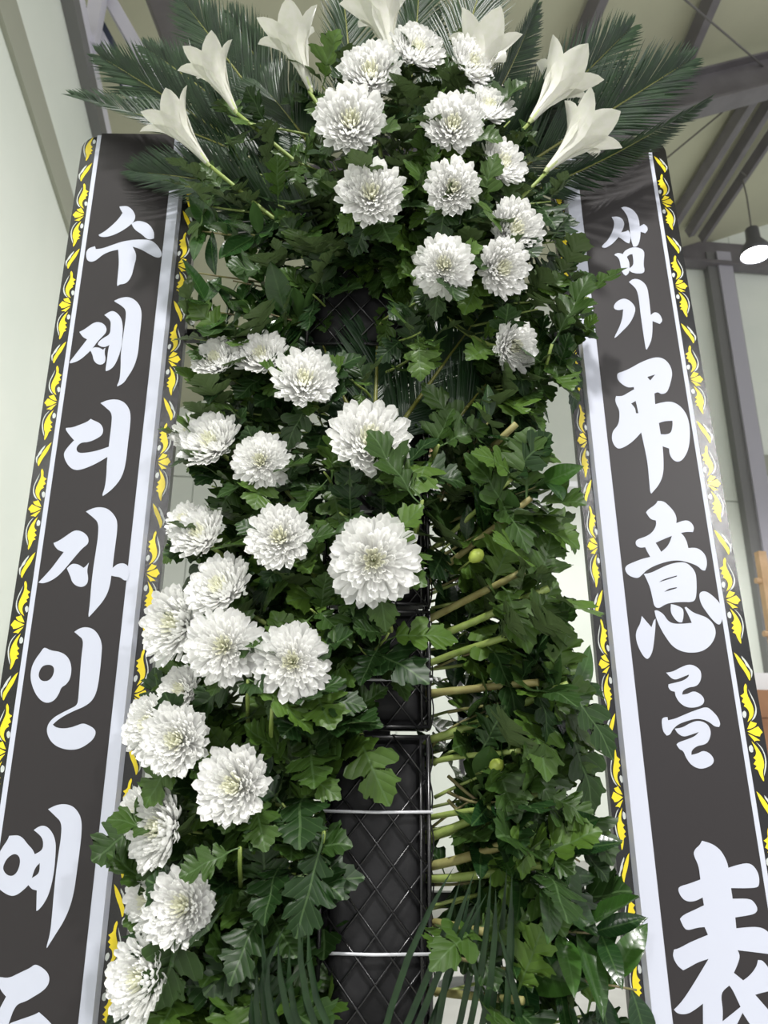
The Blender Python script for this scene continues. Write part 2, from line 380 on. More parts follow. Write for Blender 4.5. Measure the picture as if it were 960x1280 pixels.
GL = [  # left banner: (origin x, origin y, scale, [outer, holes...])
 (90,240,6,[[(372,112),(430,106),(470,135),(492,180),(485,215),(460,245),(400,290),(330,325),(270,342),(225,338),(215,325),(260,300),(320,250),(365,205),(395,160),(375,125)]]),
 (90,240,6,[[(462,240),(490,222),(530,218),(580,235),(615,270),(632,310),(630,350),(600,360),(570,350),(540,320),(500,295),(475,270)]]),
 (90,240,6,[[(120,460),(135,430),(160,418),(188,410),(195,432),(250,425),(330,395),(400,372),(480,360),(560,358),(610,365),(650,395),(682,440),(690,475),(675,495),(640,492),(590,465),(530,430),(470,412),(495,460),(497,500),(480,560),(465,625),(440,670),(410,692),(372,695),(358,708),(352,700),(362,600),(368,520),(362,435),(310,445),(250,470),(215,500),(185,522),(150,528),(125,510)]]),
 (70,360,6,[[(452,98),(500,75),(555,68),(600,85),(640,125),(658,180),(655,250),(640,380),(632,480),(612,560),(585,620),(555,665),(530,705),(505,725),(475,740),(472,732),(492,690),(500,600),(500,500),(510,420),(525,320),(538,230),(540,165),(500,130),(455,105)]]),
 (70,360,6,[[(378,205),(415,180),(445,173),(480,195),(508,235),(517,300),(512,380),(505,450),(480,530),(450,590),(415,618),(390,625),(385,615),(398,540),(405,470),(415,430),(380,447),(345,440),(328,425),(335,405),(372,375),(420,350),(425,290),(425,245)]]),
 (70,360,6,[[(190,332),(225,315),(260,290),(295,265),(330,256),(370,268),(395,300),(392,335),(365,365),(325,405),(290,455),(240,505),(190,545),(150,562),(120,568),(118,555),(150,515),(200,450),(248,388),(215,370)]]),
 (70,360,6,[[(272,470),(300,445),(340,450),(368,465),(385,450),(378,490),(388,530),(380,565),(350,580),(315,568),(295,540),(290,505)]]),
 (60,480,6,[[(408,145),(460,122),(520,115),(575,130),(615,170),(635,225),(630,320),(615,430),(602,560),(585,650),(555,720),(510,775),(465,815),(425,842),(420,832),(440,780),(452,690),(455,600),(460,548),(400,585),(330,620),(260,645),(215,648),(175,625),(145,580),(130,530),(150,490),(190,445),(210,425),(175,385),(147,345),(150,332),(200,328),(260,305),(310,285),(335,263),(355,275),(395,290),(420,315),(430,350),(420,385),(380,412),(320,438),(265,440),(235,465),(225,495),(245,520),(300,518),(380,503),(470,472),(478,400),(490,310),(495,220),(450,180)]]),
 (30,620,6,[[(478,118),(530,92),(585,83),(640,95),(685,135),(713,185),(713,260),(698,370),(685,470),(678,540),(710,512),(755,502),(790,520),(803,550),(800,600),(790,632),(765,635),(735,610),(700,605),(668,598),(660,660),(640,730),(605,790),(550,855),(500,908),(495,900),(508,800),(515,700),(530,560),(550,430),(570,300),(572,200),(530,160)]]),
 (30,620,6,[[(235,355),(280,335),(330,300),(375,268),(410,257),(455,270),(490,300),(500,335),(490,365),(455,390),(410,440),(360,500),(310,560),(260,610),(200,645),(150,658),(122,650),(160,610),(220,545),(275,470),(312,422),(270,408),(245,380)]]),
 (30,620,6,[[(335,545),(370,508),(420,512),(460,540),(480,525),(500,500),(485,560),(497,620),(485,665),(450,685),(410,678),(375,650),(360,600)]]),
 (20,780,6,[[(232,177),(275,200),(340,208),(390,235),(420,280),(430,340),(420,410),(390,455),(352,475),(335,525),(300,575),(250,595),(205,580),(165,535),(135,470),(120,400),(130,320),(165,255),(200,210),(215,185)],[(205,320),(245,305),(285,310),(302,340),(290,390),(260,425),(220,432),(190,415),(180,375)]]),
 (20,780,6,[[(450,60),(490,32),(540,22),(595,38),(635,85),(658,150),(655,220),(645,330),(630,450),(610,530),(575,585),(520,622),(450,650),(380,685),(325,720),(288,755),(310,775),(360,785),(420,778),(470,760),(515,743),(560,760),(600,785),(612,815),(595,860),(550,900),(490,935),(430,945),(370,938),(310,915),(265,870),(242,810),(250,755),(290,705),(350,670),(420,635),(470,610),(480,560),(488,450),(495,350),(505,230),(520,120),(480,85)]]),
 (0,1000,4.8,[[(-60,420),(-20,360),(20,290),(55,240),(65,215),(120,210),(150,230),(175,265),(205,295),(218,325),(265,300),(270,250),(255,215),(212,180),(240,160),(270,152),(300,165),(330,205),(345,260),(342,330),(335,420),(320,500),(300,570),(270,625),(240,660),(227,665),(228,600),(230,542),(200,535),(180,510),(150,540),(110,570),(75,577),(30,555),(-10,520),(-40,480)],[(30,390),(55,345),(95,320),(125,335),(132,375),(115,430),(85,458),(50,450),(28,420)],[(220,405),(248,378),(246,440),(200,468)]]),
 (0,1000,4.8,[[(298,55),(345,30),(400,22),(450,38),(485,80),(500,130),(498,210),(485,320),(470,430),(455,540),(430,640),(390,730),(345,800),(290,888),(287,880),(310,800),(322,680),(332,560),(345,430),(360,320),(375,230),(380,135),(340,95)]]),
 (0,1180,9.6,[[(-40,420),(0,390),(120,410),(250,345),(380,285),(435,240),(500,265),(560,310),(600,360),(612,430),(590,500),(520,570),(420,630),(330,685),(230,715),(180,790),(150,870),(120,960),(60,1100),(-80,1100),(-60,900),(0,800),(90,630),(30,560),(0,490)]]),
 (0,1180,9.6,[[(120,955),(200,925),(330,880),(430,845),(485,815),(560,880),(640,960),(700,1060),(600,1150),(300,1150),(80,1060)]]),
]
GR = [
 (720,240,6,[[(320,120),(345,110),(395,125),(435,165),(455,215),(458,260),(490,243),(515,260),(520,290),(500,312),(465,300),(462,350),(450,395),(430,415),(410,412),(400,380),(390,340),(383,270),(370,190),(345,150)]]),
 (720,240,6,[[(248,190),(290,185),(325,200),(345,235),(335,275),(320,305),(350,300),(372,288),(390,320),(388,365),(380,388),(355,380),(325,355),(300,340),(270,375),(235,405),(195,425),(175,415),(180,400),(215,370),(245,320),(265,270),(268,225)]]),
 (720,240,6,[[(332,468),(345,445),(385,422),(430,415),(480,430),(495,460),(490,510),(488,555),(497,590),(485,612),(440,615),(395,605),(382,590),(375,615),(355,630),(330,612),(318,570),(310,520),(295,490),(268,475),(285,460),(315,462)],[(362,488),(385,470),(405,470),(412,520),(410,552),(382,575),(382,530)]]),
 (720,320,6,[[(378,198),(400,178),(440,172),(485,195),(515,235),(525,290),(535,370),(542,445),(570,422),(600,430),(622,460),(630,490),(610,512),(580,500),(555,490),(555,560),(550,620),(535,665),(512,705),(505,700),(495,640),(480,540),(465,430),(455,340),(440,260),(410,225)]]),
 (720,320,6,[[(263,385),(275,355),(310,328),(350,320),(390,340),(420,375),(428,405),(412,460),(380,515),(335,560),(290,605),(270,618),(272,605),(305,540),(330,470),(335,402),(300,410),(272,402)]]),
 (740,440,5.3333,[[(150,160),(155,142),(190,132),(240,110),(300,75),(370,45),(425,35),(470,50),(505,90),(520,140),(512,190),(498,240),(480,275),(445,284),(425,268),(400,278),(405,350),(440,340),(500,330),(550,345),(595,385),(625,440),(638,520),(635,610),(620,670),(590,720),(555,737),(520,718),(500,680),(498,645),(455,630),(462,720),(460,820),(430,890),(380,945),(372,935),(365,850),(355,740),(335,640),(312,538),(270,585),(220,625),(165,650),(135,630),(115,585),(120,530),(160,488),(168,430),(165,385),(145,350),(138,318),(145,295),(185,297),(230,270),(265,250),(262,235),(225,240),(180,215),(155,185)],[(352,168),(405,152),(372,192)],[(245,345),(275,328),(285,370),(293,410),(277,410),(272,375)],[(430,475),(470,462),(520,460),(522,490),(512,540),(480,552),(442,550)]]),
 (760,620,6,[[(268,125),(280,105),(340,65),(355,38),(400,40),(440,75),(480,120),(498,165),(495,205),(540,188),(580,183),(612,205),(630,240),(620,272),(575,270),(530,278),(555,305),(575,345),(585,392),(640,388),(685,410),(720,455),(727,520),(712,560),(690,560),(660,530),(620,510),(570,495),(520,484),(460,486),(400,500),(330,525),(275,555),(240,590),(210,618),(165,610),(125,585),(108,545),(125,518),(180,495),(240,472),(300,458),(275,415),(262,385),(225,390),(195,375),(188,345),(205,325),(270,305),(320,270),(345,220),(342,185),(300,175)],[(340,352),(400,325),(462,300),(450,340),(425,385),(382,420),(365,390)]]),
 (760,620,6,[[(252,585),(305,578),(370,545),(450,510),(540,494),(590,512),(640,570),(648,640),(648,720),(640,780),(610,798),(540,795),(450,802),(410,815),(365,845),(330,830),(318,770),(300,690),(275,630)],[(365,648),(400,625),(500,597),(500,605),(440,625)],[(405,720),(440,695),(500,685),(500,692),(450,708)]]),
 (760,700,6,[[(332,382),(350,375),(400,405),(430,455),(470,478),(540,480),(612,472),(590,420),(557,358),(570,352),(620,395),(680,415),(730,435),(775,480),(795,540),(780,600),(740,655),(680,690),(600,698),(530,685),(470,650),(430,600),(380,520),(345,440)]]),
 (760,700,6,[[(455,332),(490,338),(530,355),(550,375),(550,430),(540,468),(515,470),(480,440),(452,390)]]),
 (760,700,6,[[(665,265),(680,238),(720,235),(770,270),(820,320),(838,370),(842,440),(830,480),(810,488),(770,455),(720,390),(680,330)]]),
 (760,700,6,[[(225,480),(237,420),(275,465),(310,505),(325,455),(340,440),(340,500),(330,600),(318,690),(290,740),(270,742),(240,710),(205,640),(190,570),(200,520)]]),
 (800,820,6,[[(180,125),(230,118),(290,85),(350,62),(400,75),(440,110),(445,160),(430,205),(400,230),(350,235),(305,260),(300,290),(340,285),(385,262),(430,280),(465,315),(465,355),(430,380),(370,390),(320,380),(275,345),(250,300),(245,268),(215,262),(195,235),(198,212),(250,200),(310,185),(350,155),(350,140),(300,160),(250,180),(215,165)]]),
 (800,820,6,[[(145,480),(160,460),(190,458),(195,482),(250,470),(340,430),(420,400),(485,380),(530,415),(570,460),(588,510),(578,533),(545,530),(510,500),(460,476),(400,470),(330,490),(270,512),(230,550),(210,590),(185,597),(155,565)]]),
 (800,820,6,[[(245,545),(300,538),(360,503),(415,484),(470,497),(505,530),(518,580),(500,640),(470,665),(410,675),(370,710),(370,742),(420,730),(460,708),(510,730),(542,775),(530,815),(480,840),(430,848),(370,820),(330,765),(310,712),(280,700),(258,665),(270,648),(340,625),(400,600),(425,570),(370,590),(310,608),(265,580)]]),
 (800,1040,6,[[(450,65),(520,85),(580,125),(615,175),(640,230),(648,268),(720,245),(800,230),(850,265),(880,330),(880,400),(860,418),(770,422),(668,420),(680,500),(810,498),(850,535),(870,580),(850,612),(800,625),(700,640),(708,722),(800,712),(880,712),(935,735),(980,790),(1000,860),(985,920),(880,905),(718,886),(738,930),(715,1000),(690,1055),(760,1112),(810,1075),(860,1010),(870,960),(905,960),(960,1030),(990,1090),(970,1190),(900,1205),(850,1220),(960,1345),(1040,1440),(1020,1510),(940,1540),(850,1500),(755,1355),(710,1450),(660,1540),(460,1540),(458,1285),(400,1330),(340,1365),(270,1362),(240,1330),(300,1270),(380,1150),(500,950),(420,975),(360,1010),(310,1035),(265,1000),(230,930),(240,880),(280,870),(360,825),(495,770),(470,712),(420,715),(340,738),(310,710),(285,650),(310,620),(400,580),(465,548),(455,490),(400,518),(340,522),(295,490),(268,430),(285,405),(350,388),(438,355),(425,250),(385,170),(395,130),(435,95)],[(590,1205),(655,1150),(680,1180),(740,1310),(605,1418),(608,1330)]]),
]
# one repeat of the border ornament, traced on the banner edge: (kind, points) in crop (800,820) x6
ORN = [
 ('y', [(690,-25),(705,15),(730,65),(770,120),(795,165),(805,186),(814,180),(813,135),(790,100),(768,62),(745,30),(715,-5)]),
 ('g', [(745,0),(775,30),(800,65),(815,95),(830,110),(828,150),(820,168),(818,120),(800,90),(780,75),(770,45),(750,22)]),
 ('y', [(776,208),(765,228),(764,255),(768,280),(738,300),(760,318),(748,345),(772,362),(764,378),(790,395),(805,425),(806,455),(792,497),(825,470),(840,430),(835,385),(812,335),(792,295),(785,260),(788,225)]),
 ('g', [(795,248),(815,300),(845,360),(852,400),(846,440),(822,488),(846,472),(862,432),(860,385),(838,325),(803,262)]),
 ('g', [(752,425),(768,412),(784,424),(784,450),(774,468),(758,460)]),
 ('y', [(790,550),(806,510),(816,490),(836,500),(862,506),(852,530),(815,548)]),
 ('y', [(792,568),(845,543),(872,530),(890,552),(906,574),(890,590),(886,606),(850,600),(815,582)]),
 ('y', [(796,585),(835,602),(862,618),(888,636),(856,636),(846,644),(820,612)]),
 ('g', [(802,680),(820,668),(836,690),(834,722),(818,726),(804,710)]),
 ('y', [(822,640),(845,690),(858,725),(852,750),(836,765),(856,782),(838,812),(862,828),(846,846),(872,858),(882,890),(900,925),(914,943),(918,930),(906,870),(918,830),(914,785),(896,735),(865,685)]),
 ('g', [(856,646),(900,700),(922,755),(926,815),(916,880),(918,905),(934,845),(936,780),(916,715),(890,675)]),
]
def banner(glyphs, vp, Y0, edges, name_label, gsign, glyph_parts):
    """edges: pixel points giving (outer board edge, inner board edge, outer slab edge, inner slab edge, outer face edge, inner face edge, board top)"""
    V = ray(*vp)
    if V.z < 0: V = -V
    U = Vector((1, 0, 0)); Nn = U.cross(V).normalized()        # points to the viewer
    if Nn.y > 0: Nn = -Nn
    O = P(edges['mid'][0], edges['mid'][1], Y0)
    base = O - V * (O.z / V.z)                                  # foot on the floor
    M = Matrix((( U.x, V.x, Nn.x, base.x), (U.y, V.y, Nn.y, base.y), (U.z, V.z, Nn.z, base.z), (0, 0, 0, 1)))
    Mi = M.inverted()
    def uv(px, py, h): return Mi @ hit(px, py, base + Nn * h, Nn)
    t = empty('condolence_banner', base, name_label[0], 'banner', 'banners flanking the wreath'); t.matrix_world = M
    HB, HF = 0.0, .010
    uo = sum(uv(x, y, HB).x for x, y in edges['outer']) / len(edges['outer'])
    ui = sum(uv(x, y, HB).x for x, y in edges['inner']) / len(edges['inner'])
    so = sum(uv(x, y, HF).x for x, y in edges['slab_out']) / len(edges['slab_out'])
    si = sum(uv(x, y, HF).x for x, y in edges['slab_in']) / len(edges['slab_in'])
    fo = sum(uv(x, y, HF).x for x, y in edges['face_out']) / len(edges['face_out'])
    fi = sum(uv(x, y, HF).x for x, y in edges['face_in']) / len(edges['face_in'])
    vt = uv(edges['top'][0], edges['top'][1], HB).y
    a, b = min(uo, ui), max(uo, ui); R = .028
    pts = [(a, 0.002), (b, 0.002)] + [(b - R + R * math.cos(q), vt - R + R * math.sin(q)) for q in [i * PI / 16 for i in range(9)]] + [(a + R + R * math.cos(q), vt - R + R * math.sin(q)) for q in [PI / 2 + i * PI / 16 for i in range(9)]]
    n = len(pts)
    vv = [Vector((x, y, 0)) for x, y in pts] + [Vector((x, y, -.014)) for x, y in pts]
    ff = [tuple(range(n)), tuple(range(2 * n - 1, n - 1, -1))] + [(i, i + n, (i + 1) % n + n, (i + 1) % n) for i in range(n)]
    obj('board', mesh('board', vv, ff, 'board_black', False), t)
    # white raised sheet with slanted sides
    s0, s1 = min(so, si), max(so, si); top = vt - .006; e = .004
    vv = [Vector(p) for p in ((s0, .03, HF), (s1, .03, HF), (s1, top, HF), (s0, top, HF), (s0 - e, .026, .0004), (s1 + e, .026, .0004), (s1 + e, top + .003, .0004), (s0 - e, top + .003, .0004))]
    obj('raised_sheet', mesh('raised_sheet', vv, [(0, 1, 2, 3), (0, 4, 5, 1), (1, 5, 6, 2), (2, 6, 7, 3), (3, 7, 4, 0)], 'panel_white', False), t)
    f0, f1 = min(fo, fi), max(fo, fi); nseg = 40
    vv = []; ffc = []
    for i in range(nseg + 1):
        y = .045 + (top + .004 - .045) * i / nseg
        vv += [Vector((f0, y, HF + .0003)), Vector((f1, y, HF + .0003))]
    ffc = [(2 * i, 2 * i + 1, 2 * i + 3, 2 * i + 2) for i in range(nseg)]
    obj('printed_face', mesh('printed_face', vv, ffc, 'face_black', True), t)
    # lettering
    acc = {}
    for gi, (ox, oy, s, loops) in enumerate(glyphs):
        L2 = []
        for lp in loops:
            q = chaikin([(x, y) for x, y in lp])
            L2.append([tuple(uv(ox + x / s, oy + y / s, HF)[:2]) for x, y in q])
        v, f = poly_mesh(L2); f = orient(v, f)
        v = [Vector((p.x, p.y, HF + .0009)) for p in v]
        key = glyph_parts[gi]
        A = acc.setdefault(key, ([], [])); k = len(A[0]); A[0].extend(v); A[1].extend([tuple(i + k for i in q) for q in f])
    for key, (v, f) in acc.items():
        obj('character', mesh('character', v, f, 'print_white', False), t)
    # borders: repeat the ornament up both edges
    return t, M, uv, (uo, ui, so, si, vt)
EL = dict(mid=(120, 640), outer=[(81.7, 320), (38, 640)], inner=[(244, 307), (220, 530), (164.6, 1133)],
          slab_out=[(112, 240), (80, 480), (60, 620), (35, 780)], slab_in=[(220.5, 300), (199, 520), (174, 740), (150.5, 920)],
          face_out=[(118, 240), (86, 480), (66, 620), (41.7, 780), (8, 1000)], face_in=[(213, 240), (189, 480), (154.7, 780), (128.5, 1000), (107, 1200)], top=(118, 171))
ER = dict(mid=(830, 640), outer=[(845, 290), (893, 560), (919, 710), (942, 850)], inner=[(706, 460), (722, 640), (751, 830), (777, 1160)],
          slab_out=[(823, 240), (845, 400), (881, 640), (914, 820)], slab_in=[(712, 300), (731, 500), (745, 640), (773, 860), (797, 1100)],
          face_out=[(816.7, 240), (840, 400), (874, 620), (906.7, 820), (935, 980)], face_in=[(723, 240), (738, 400), (762.5, 620), (781.7, 780), (814, 1040), (832.5, 1200)], top=(812, 176))
gpL = [0,0,0,1,1,1,1,2,3,3,3,4,4,5,5,6,6]
gpR = [0,0,0,1,1,2,3,3,3,3,3,3,4,4,4,5]
BL = banner(GL, (519, -2530), 1.10, EL, ('tall black banner with large white Korean lettering only',), -1, gpL)
BR = banner(GR, (491, -1797), 1.10, ER, ('tall black banner mixing white Korean and Chinese characters',), 1, gpR)
# ornament unit measured on the banner with the Chinese characters
uvR = BR[2]
def border(bn, which, flip, v_ref, period):
    t, M, uv, (uo, ui, so, si, vt) = bn
    o0, o1, sl = ORN_U
    e_board, e_slab = (uo, so) if which == 'outer' else (ui, si)
    k0 = math.ceil((.05 - v_ref) / period); k1 = math.floor((vt - .02 - v_ref) / period) + 1
    for kd, loop in ORN_L:
        pts = [(e_slab + (e_board - e_slab) * w, y) for w, y in loop]     # w: 0 at the sheet, 1 at the board edge
        v, f = poly_mesh([pts]); f = orient(v, f)
        me = mesh('ornament', v, f, 'print_yellow' if kd == 'y' else 'print_grey', False)
        hi, lo = max(p[1] for p in pts), min(p[1] for p in pts)
        for k in range(k0, k1 + 1):
            vo = v_ref + k * period
            if vo + hi > vt + .0 or vo + lo < .6: continue
            obj('ornament', me, t, Matrix.Translation((0, vo, .0005 if kd == 'y' else .0004)))
_uo, _so = BR[3][0], BR[3][2]
ORN_U = (_uo, _so, 0)
_fanv = uvR(800 + 800 / 6, 820 + 565 / 6, 0).y
ORN_L = []
for kd, pts in ORN:
    q = chaikin(pts, 1, 70)
    lp = []
    for x, y in q:
        w3 = uvR(800 + x / 6, 820 + y / 6, 0); lp.append(((w3.x - _so) / (_uo - _so), w3.y - _fanv))
    ORN_L.append((kd, lp))
def fanv(bn, pts): return [bn[2](x, y, 0).y for x, y in pts]
fr = fanv(BR, [(840, 252), (852, 362), (869, 477), (888, 608), (909, 753), (935, 914)])
per = (fr[0] - fr[-1]) / 5
fl = fanv(BL, [(100, 269), (85, 383), (67, 503), (48, 633), (25, 781), (0, 940)])
perl = (fl[0] - fl[-1]) / 5
border(BR, 'outer', 0, fr[-1], per)
fri = fanv(BR, [(720, 435), (727, 552), (738, 682), (756, 837), (772, 997), (792, 1190)])
border(BR, 'inner', 1, fri[2], (fri[0] - fri[-1]) / 5)
border(BL, 'outer', 1, fl[2], perl)
fli = fanv(BL, [(231, 331), (206, 570), (200, 700), (180, 850), (160, 1025)])
border(BL, 'inner', 0, fli[0], perl)

# ------------------------------------------------------------------ stand and foam cages
BT = 1.005        # front of the foam column
t = empty('wreath_stand', Vector((P(470, 1000, 1.14).x, 1.15, 0)), 'black steel stand carrying the foam cages', 'stand')
bx = t.location.copy()
topz = P(470, 150, 1.12).z
m = MB(); m.aabb((-.02, -.012, .0), (.02, .012, topz - .02)); m.build('post', 'steel_black', t)
m = MB(); m.aabb((-.30, -.02, 0), (.30, .02, .03)); m.aabb((-.02, -.35, 0), (.02, .35, .03)); m.build('foot', 'steel_black', t)
for z in (1.0, 1.9):
    m = MB(); m.aabb((-.48, .0, z), (.50, .015, z + .02)); m.build('crossbar', 'steel_black', t)

def cage(px0, px1, py0, py1, Yf, label, ties, dp=.10, lat=.052):
    """foam brick in a plastic lattice basket; pixel box gives the front face on the plane Yf"""
    p0 = P((px0 + px1) / 2, py0, Yf); p1 = P((px0 + px1) / 2, py1, Yf)
    z1, z0 = p0.z, p1.z
    pm = (py0 + py1) / 2
    x0, x1 = P(px0, pm, Yf).x, P(px1, pm, Yf).x
    cx = (x0 + x1) / 2; hw = (x1 - x0) / 2
    t = empty('foam_cage', Vector((cx, Yf + dp / 2, z0)), label, 'flower foam', 'foam cages stacked up the stand')
    H = z1 - z0; i = .004
    # foam with softened edges
    bm = bmesh.new(); bmesh.ops.create_cube(bm, size=1)
    for v in bm.verts: v.co = Vector((v.co.x * 2 * (hw - i), v.co.y * (dp - 2 * i), (v.co.z + .5) * (H - 2 * i) + i))
    bmesh.ops.bevel(bm, geom=list(bm.edges), offset=.008, segments=3, affect='EDGES')
    bmesh.ops.subdivide_edges(bm, edges=[e for e in bm.edges if e.calc_length() > .04], cuts=5, use_grid_fill=True)
    rng = random.Random(int(px0 * 7 + py0))
    for v in bm.verts: v.co.y += rng.uniform(-.0012, .0012)
    me = bpy.data.meshes.new('foam'); bm.to_mesh(me); bm.free(); me.materials.append(MATS['foam'])
    me.polygons.foreach_set('use_smooth', [True] * len(me.polygons)); obj('foam', me, t)
    # lattice on front and both sides
    def lattice(fn, w, h):
        m = MB(); n = 0
        for sg in (1, -1):
            k = -h - lat
            while k < w + h + lat:
                # line x = k + sg*y*.86
                s = .82
                pts = []
                for q in range(0, 41):
                    y = h * q / 40; x = (k + s * y) if sg > 0 else (k + s * (h - y))
                    if -1e-6 <= x <= w + 1e-6: pts.append(fn(x, y, .0005 if sg > 0 else .0018))
                if len(pts) > 1: m.tube([pts[0], pts[-1]], .0016, 5)
                k += lat * .8
        return m
    lf = lattice(lambda x, y, e: Vector((-hw + x, -dp / 2 - e, y)), 2 * hw, H); lf.build('lattice', 'cage', t, True)
    ls = lattice(lambda x, y, e: Vector((hw + e, -dp / 2 + x, y)), dp, H); ls.build('lattice', 'cage', t, True)
    ls = lattice(lambda x, y, e: Vector((-hw - e, -dp / 2 + x, y)), dp, H); ls.build('lattice', 'cage', t, True)
    # rim bars
    m = MB(); r = .003
    C = [(-hw, -dp / 2), (hw, -dp / 2), (hw, dp / 2), (-hw, dp / 2)]
    for z in (r, H - r):
        for q in range(4):
            m.tube([Vector((*C[q], z)), Vector((*C[(q + 1) % 4], z))], r, 6)
    for cx_, cy_ in C: m.tube([Vector((cx_, cy_, r)), Vector((cx_, cy_, H - r))], r, 6)
    m.tube([Vector((hw - .010, -dp / 2 - .001, r)), Vector((hw - .010, -dp / 2 - .001, H - r))], .0022, 6)
    m.tube([Vector((hw + .001, -dp / 2 + .014, r)), Vector((hw + .001, -dp / 2 + .014, H - r))], .0022, 6)
    m.build('frame', 'cage', t, True)
    # loops of net bulging on the visible flank
    m = MB(); nl = max(2, int(H / .05))
    for q in range(nl):
        za = H * q / nl; zb = H * (q + 1) / nl
        m.tube([Vector((hw + .002 + .005 * math.sin(PI * s / 8), -dp / 2 + .02 + .01 * (q % 2), za + (zb - za) * s / 8)) for s in range(9)], .0011, 5)
    m.build('net', 'cage', t, True)
    for py in ties:
        z = P((px0 + px1) / 2, py, Yf).z - z0; g = .0035
        m = MB(); m.tube([Vector((-hw - g, dp / 2, z)), Vector((-hw - g, -dp / 2 - g, z)), Vector((0, -dp / 2 - g - .001, z - .001)), Vector((hw + g, -dp / 2 - g, z)), Vector((hw + g, dp / 2, z + .004))], .0019, 6)
        m.build('tie', 'tie', t, True)
    return t
cage(400, 537, 918, 1330, BT - .005, 'black foam cage with two pale tie wires below the gap', [1014, 1191])
cage(404, 536, 762, 911, BT + .004, 'black foam cage with one pale tie wire above the gap', [849])
cage(408, 534, 520, 757, BT + .012, 'black foam cage hidden behind the middle chrysanthemums', [640])
cage(388, 512, 215, 432, BT + .005, 'black foam cage inside the topmost bouquet', [], dp=.10)

# ------------------------------------------------------------------ plant meshes
rnd = random.Random(11)
HALF_MUM = [(.012,0),(.016,.10),(.020,.20),(.055,.235),(.10,.235),(.155,.26),(.185,.315),(.235,.33),(.225,.375),(.165,.40),(.125,.415),(.115,.45),(.165,.455),(.225,.47),(.275,.515),(.335,.545),(.335,.60),(.375,.64),(.32,.665),(.265,.67),(.20,.655),(.155,.66),(.15,.70),(.205,.715),(.25,.76),(.255,.81),(.285,.85),(.235,.87),(.20,.86),(.165,.885),(.165,.93),(.115,.935),(.075,.96),(.045,.99),(0,1.0)]
def mum_leaf(seed, bend, fold, twist):
    r = random.Random(seed); V = []; Fc = []
    n = len(HALF_MUM); mids = []; ym = 0
    for x, y in HALF_MUM:
        ym = max(ym, y - .55 * x); mids.append(min(ym, 1.0))
    def dz(x, y): return fold * abs(x) - bend * y * y + .03 * math.sin(9 * y + seed) * abs(x) * 4 + twist * x * y + .02 * math.sin(14 * y + 5 * x + seed)
    for sgn in (-1, 1):
        b = len(V)
        for i, (x, y) in enumerate(HALF_MUM):
            jx = x * r.uniform(.88, 1.1); jy = y + r.uniform(-.008, .008)
            if i == 0 or i == n - 1: jx, jy = x, y
            pm = Vector((0, mids[i], 0)); po = Vector((sgn * jx, jy, 0)); ph = pm.lerp(po, .55)
            for q in (pm, ph, po): V.append(Vector((q.x, q.y, dz(q.x, q.y))))
        for i in range(n - 1):
            for k in range(2):
                a, c = b + 3 * i + k, b + 3 * (i + 1) + k
                Fc.append((a, c, c + 1, a + 1) if sgn < 0 else (a, a + 1, c + 1, c))
    me = mesh('leaf_blade', V, Fc, 'mum_leaf')
    bm = bmesh.new(); bm.from_mesh(me); bmesh.ops.remove_doubles(bm, verts=bm.verts, dist=.0008); bmesh.ops.dissolve_degenerate(bm, edges=bm.edges, dist=.0005); bm.to_mesh(me); bm.free()
    return me
MUM = [mum_leaf(s, *a) for s, a in enumerate(((.12, .25, .0), (.38, .12, .25), (.25, .4, -.2), (-.10, .18, .15), (.6, .2, 0.1)))]
def gloss_leaf(seed, bend, fold, wide):
    V = []; Fc = []; n = 10
    for i in range(n + 1):
        t = i / n; y = .07 + .93 * t if i else 0
        w = wide * math.sin(PI * min(1, t ** .85)) ** .85 if 0 < i < n else (.008 if i == 0 else .0)
        for s in (-1, -.55, 0, .55, 1):
            x = w * s; V.append(Vector((x, y, fold * abs(x) - bend * y * y + .012 * math.sin(7 * y + seed * 2 + 3 * s))))
    for i in range(n):
        for k in range(4):
            a = 5 * i + k; Fc.append((a, a + 1, a + 6, a + 5))
    return mesh('leaf_blade', V, Fc, 'gloss_leaf')
GLO = [gloss_leaf(s, *a) for s, a in enumerate(((.08, .25, .20), (.28, .15, .18), (-.05, .35, .22), (.18, .5, .19)))]

def frame(pos, d, nrm, s, sx=1.0):
    d = d.normalized(); x = d.cross(nrm)
    if x.length < 1e-4: x = d.cross(Vector((.3, .2, .9)))
    x.normalize(); z = x.cross(d)
    M = Matrix(((x.x * s * sx, d.x * s, z.x * s, pos.x), (x.y * s * sx, d.y * s, z.y * s, pos.y), (x.z * s * sx, d.z * s, z.z * s, pos.z), (0, 0, 0, 1)))
    return M
def rv(r=rnd): return Vector((r.gauss(0, 1), r.gauss(0, 1), r.gauss(0, 1))).normalized()
def stem_curve(a, b, sag, n=7, wob=.004, r=rnd):
    mid = rv(r) * wob
    return [a.lerp(b, t) + Vector((0, 0, -sag * 4 * t * (1 - t))) + mid * math.sin(PI * t * 1.5) for t in [i / (n - 1) for i in range(n)]]
def pt_on(pts, t):
    f = t * (len(pts) - 1); i = min(int(f), len(pts) - 2); return pts[i].lerp(pts[i + 1], f - i), (pts[i + 1] - pts[i]).normalized()

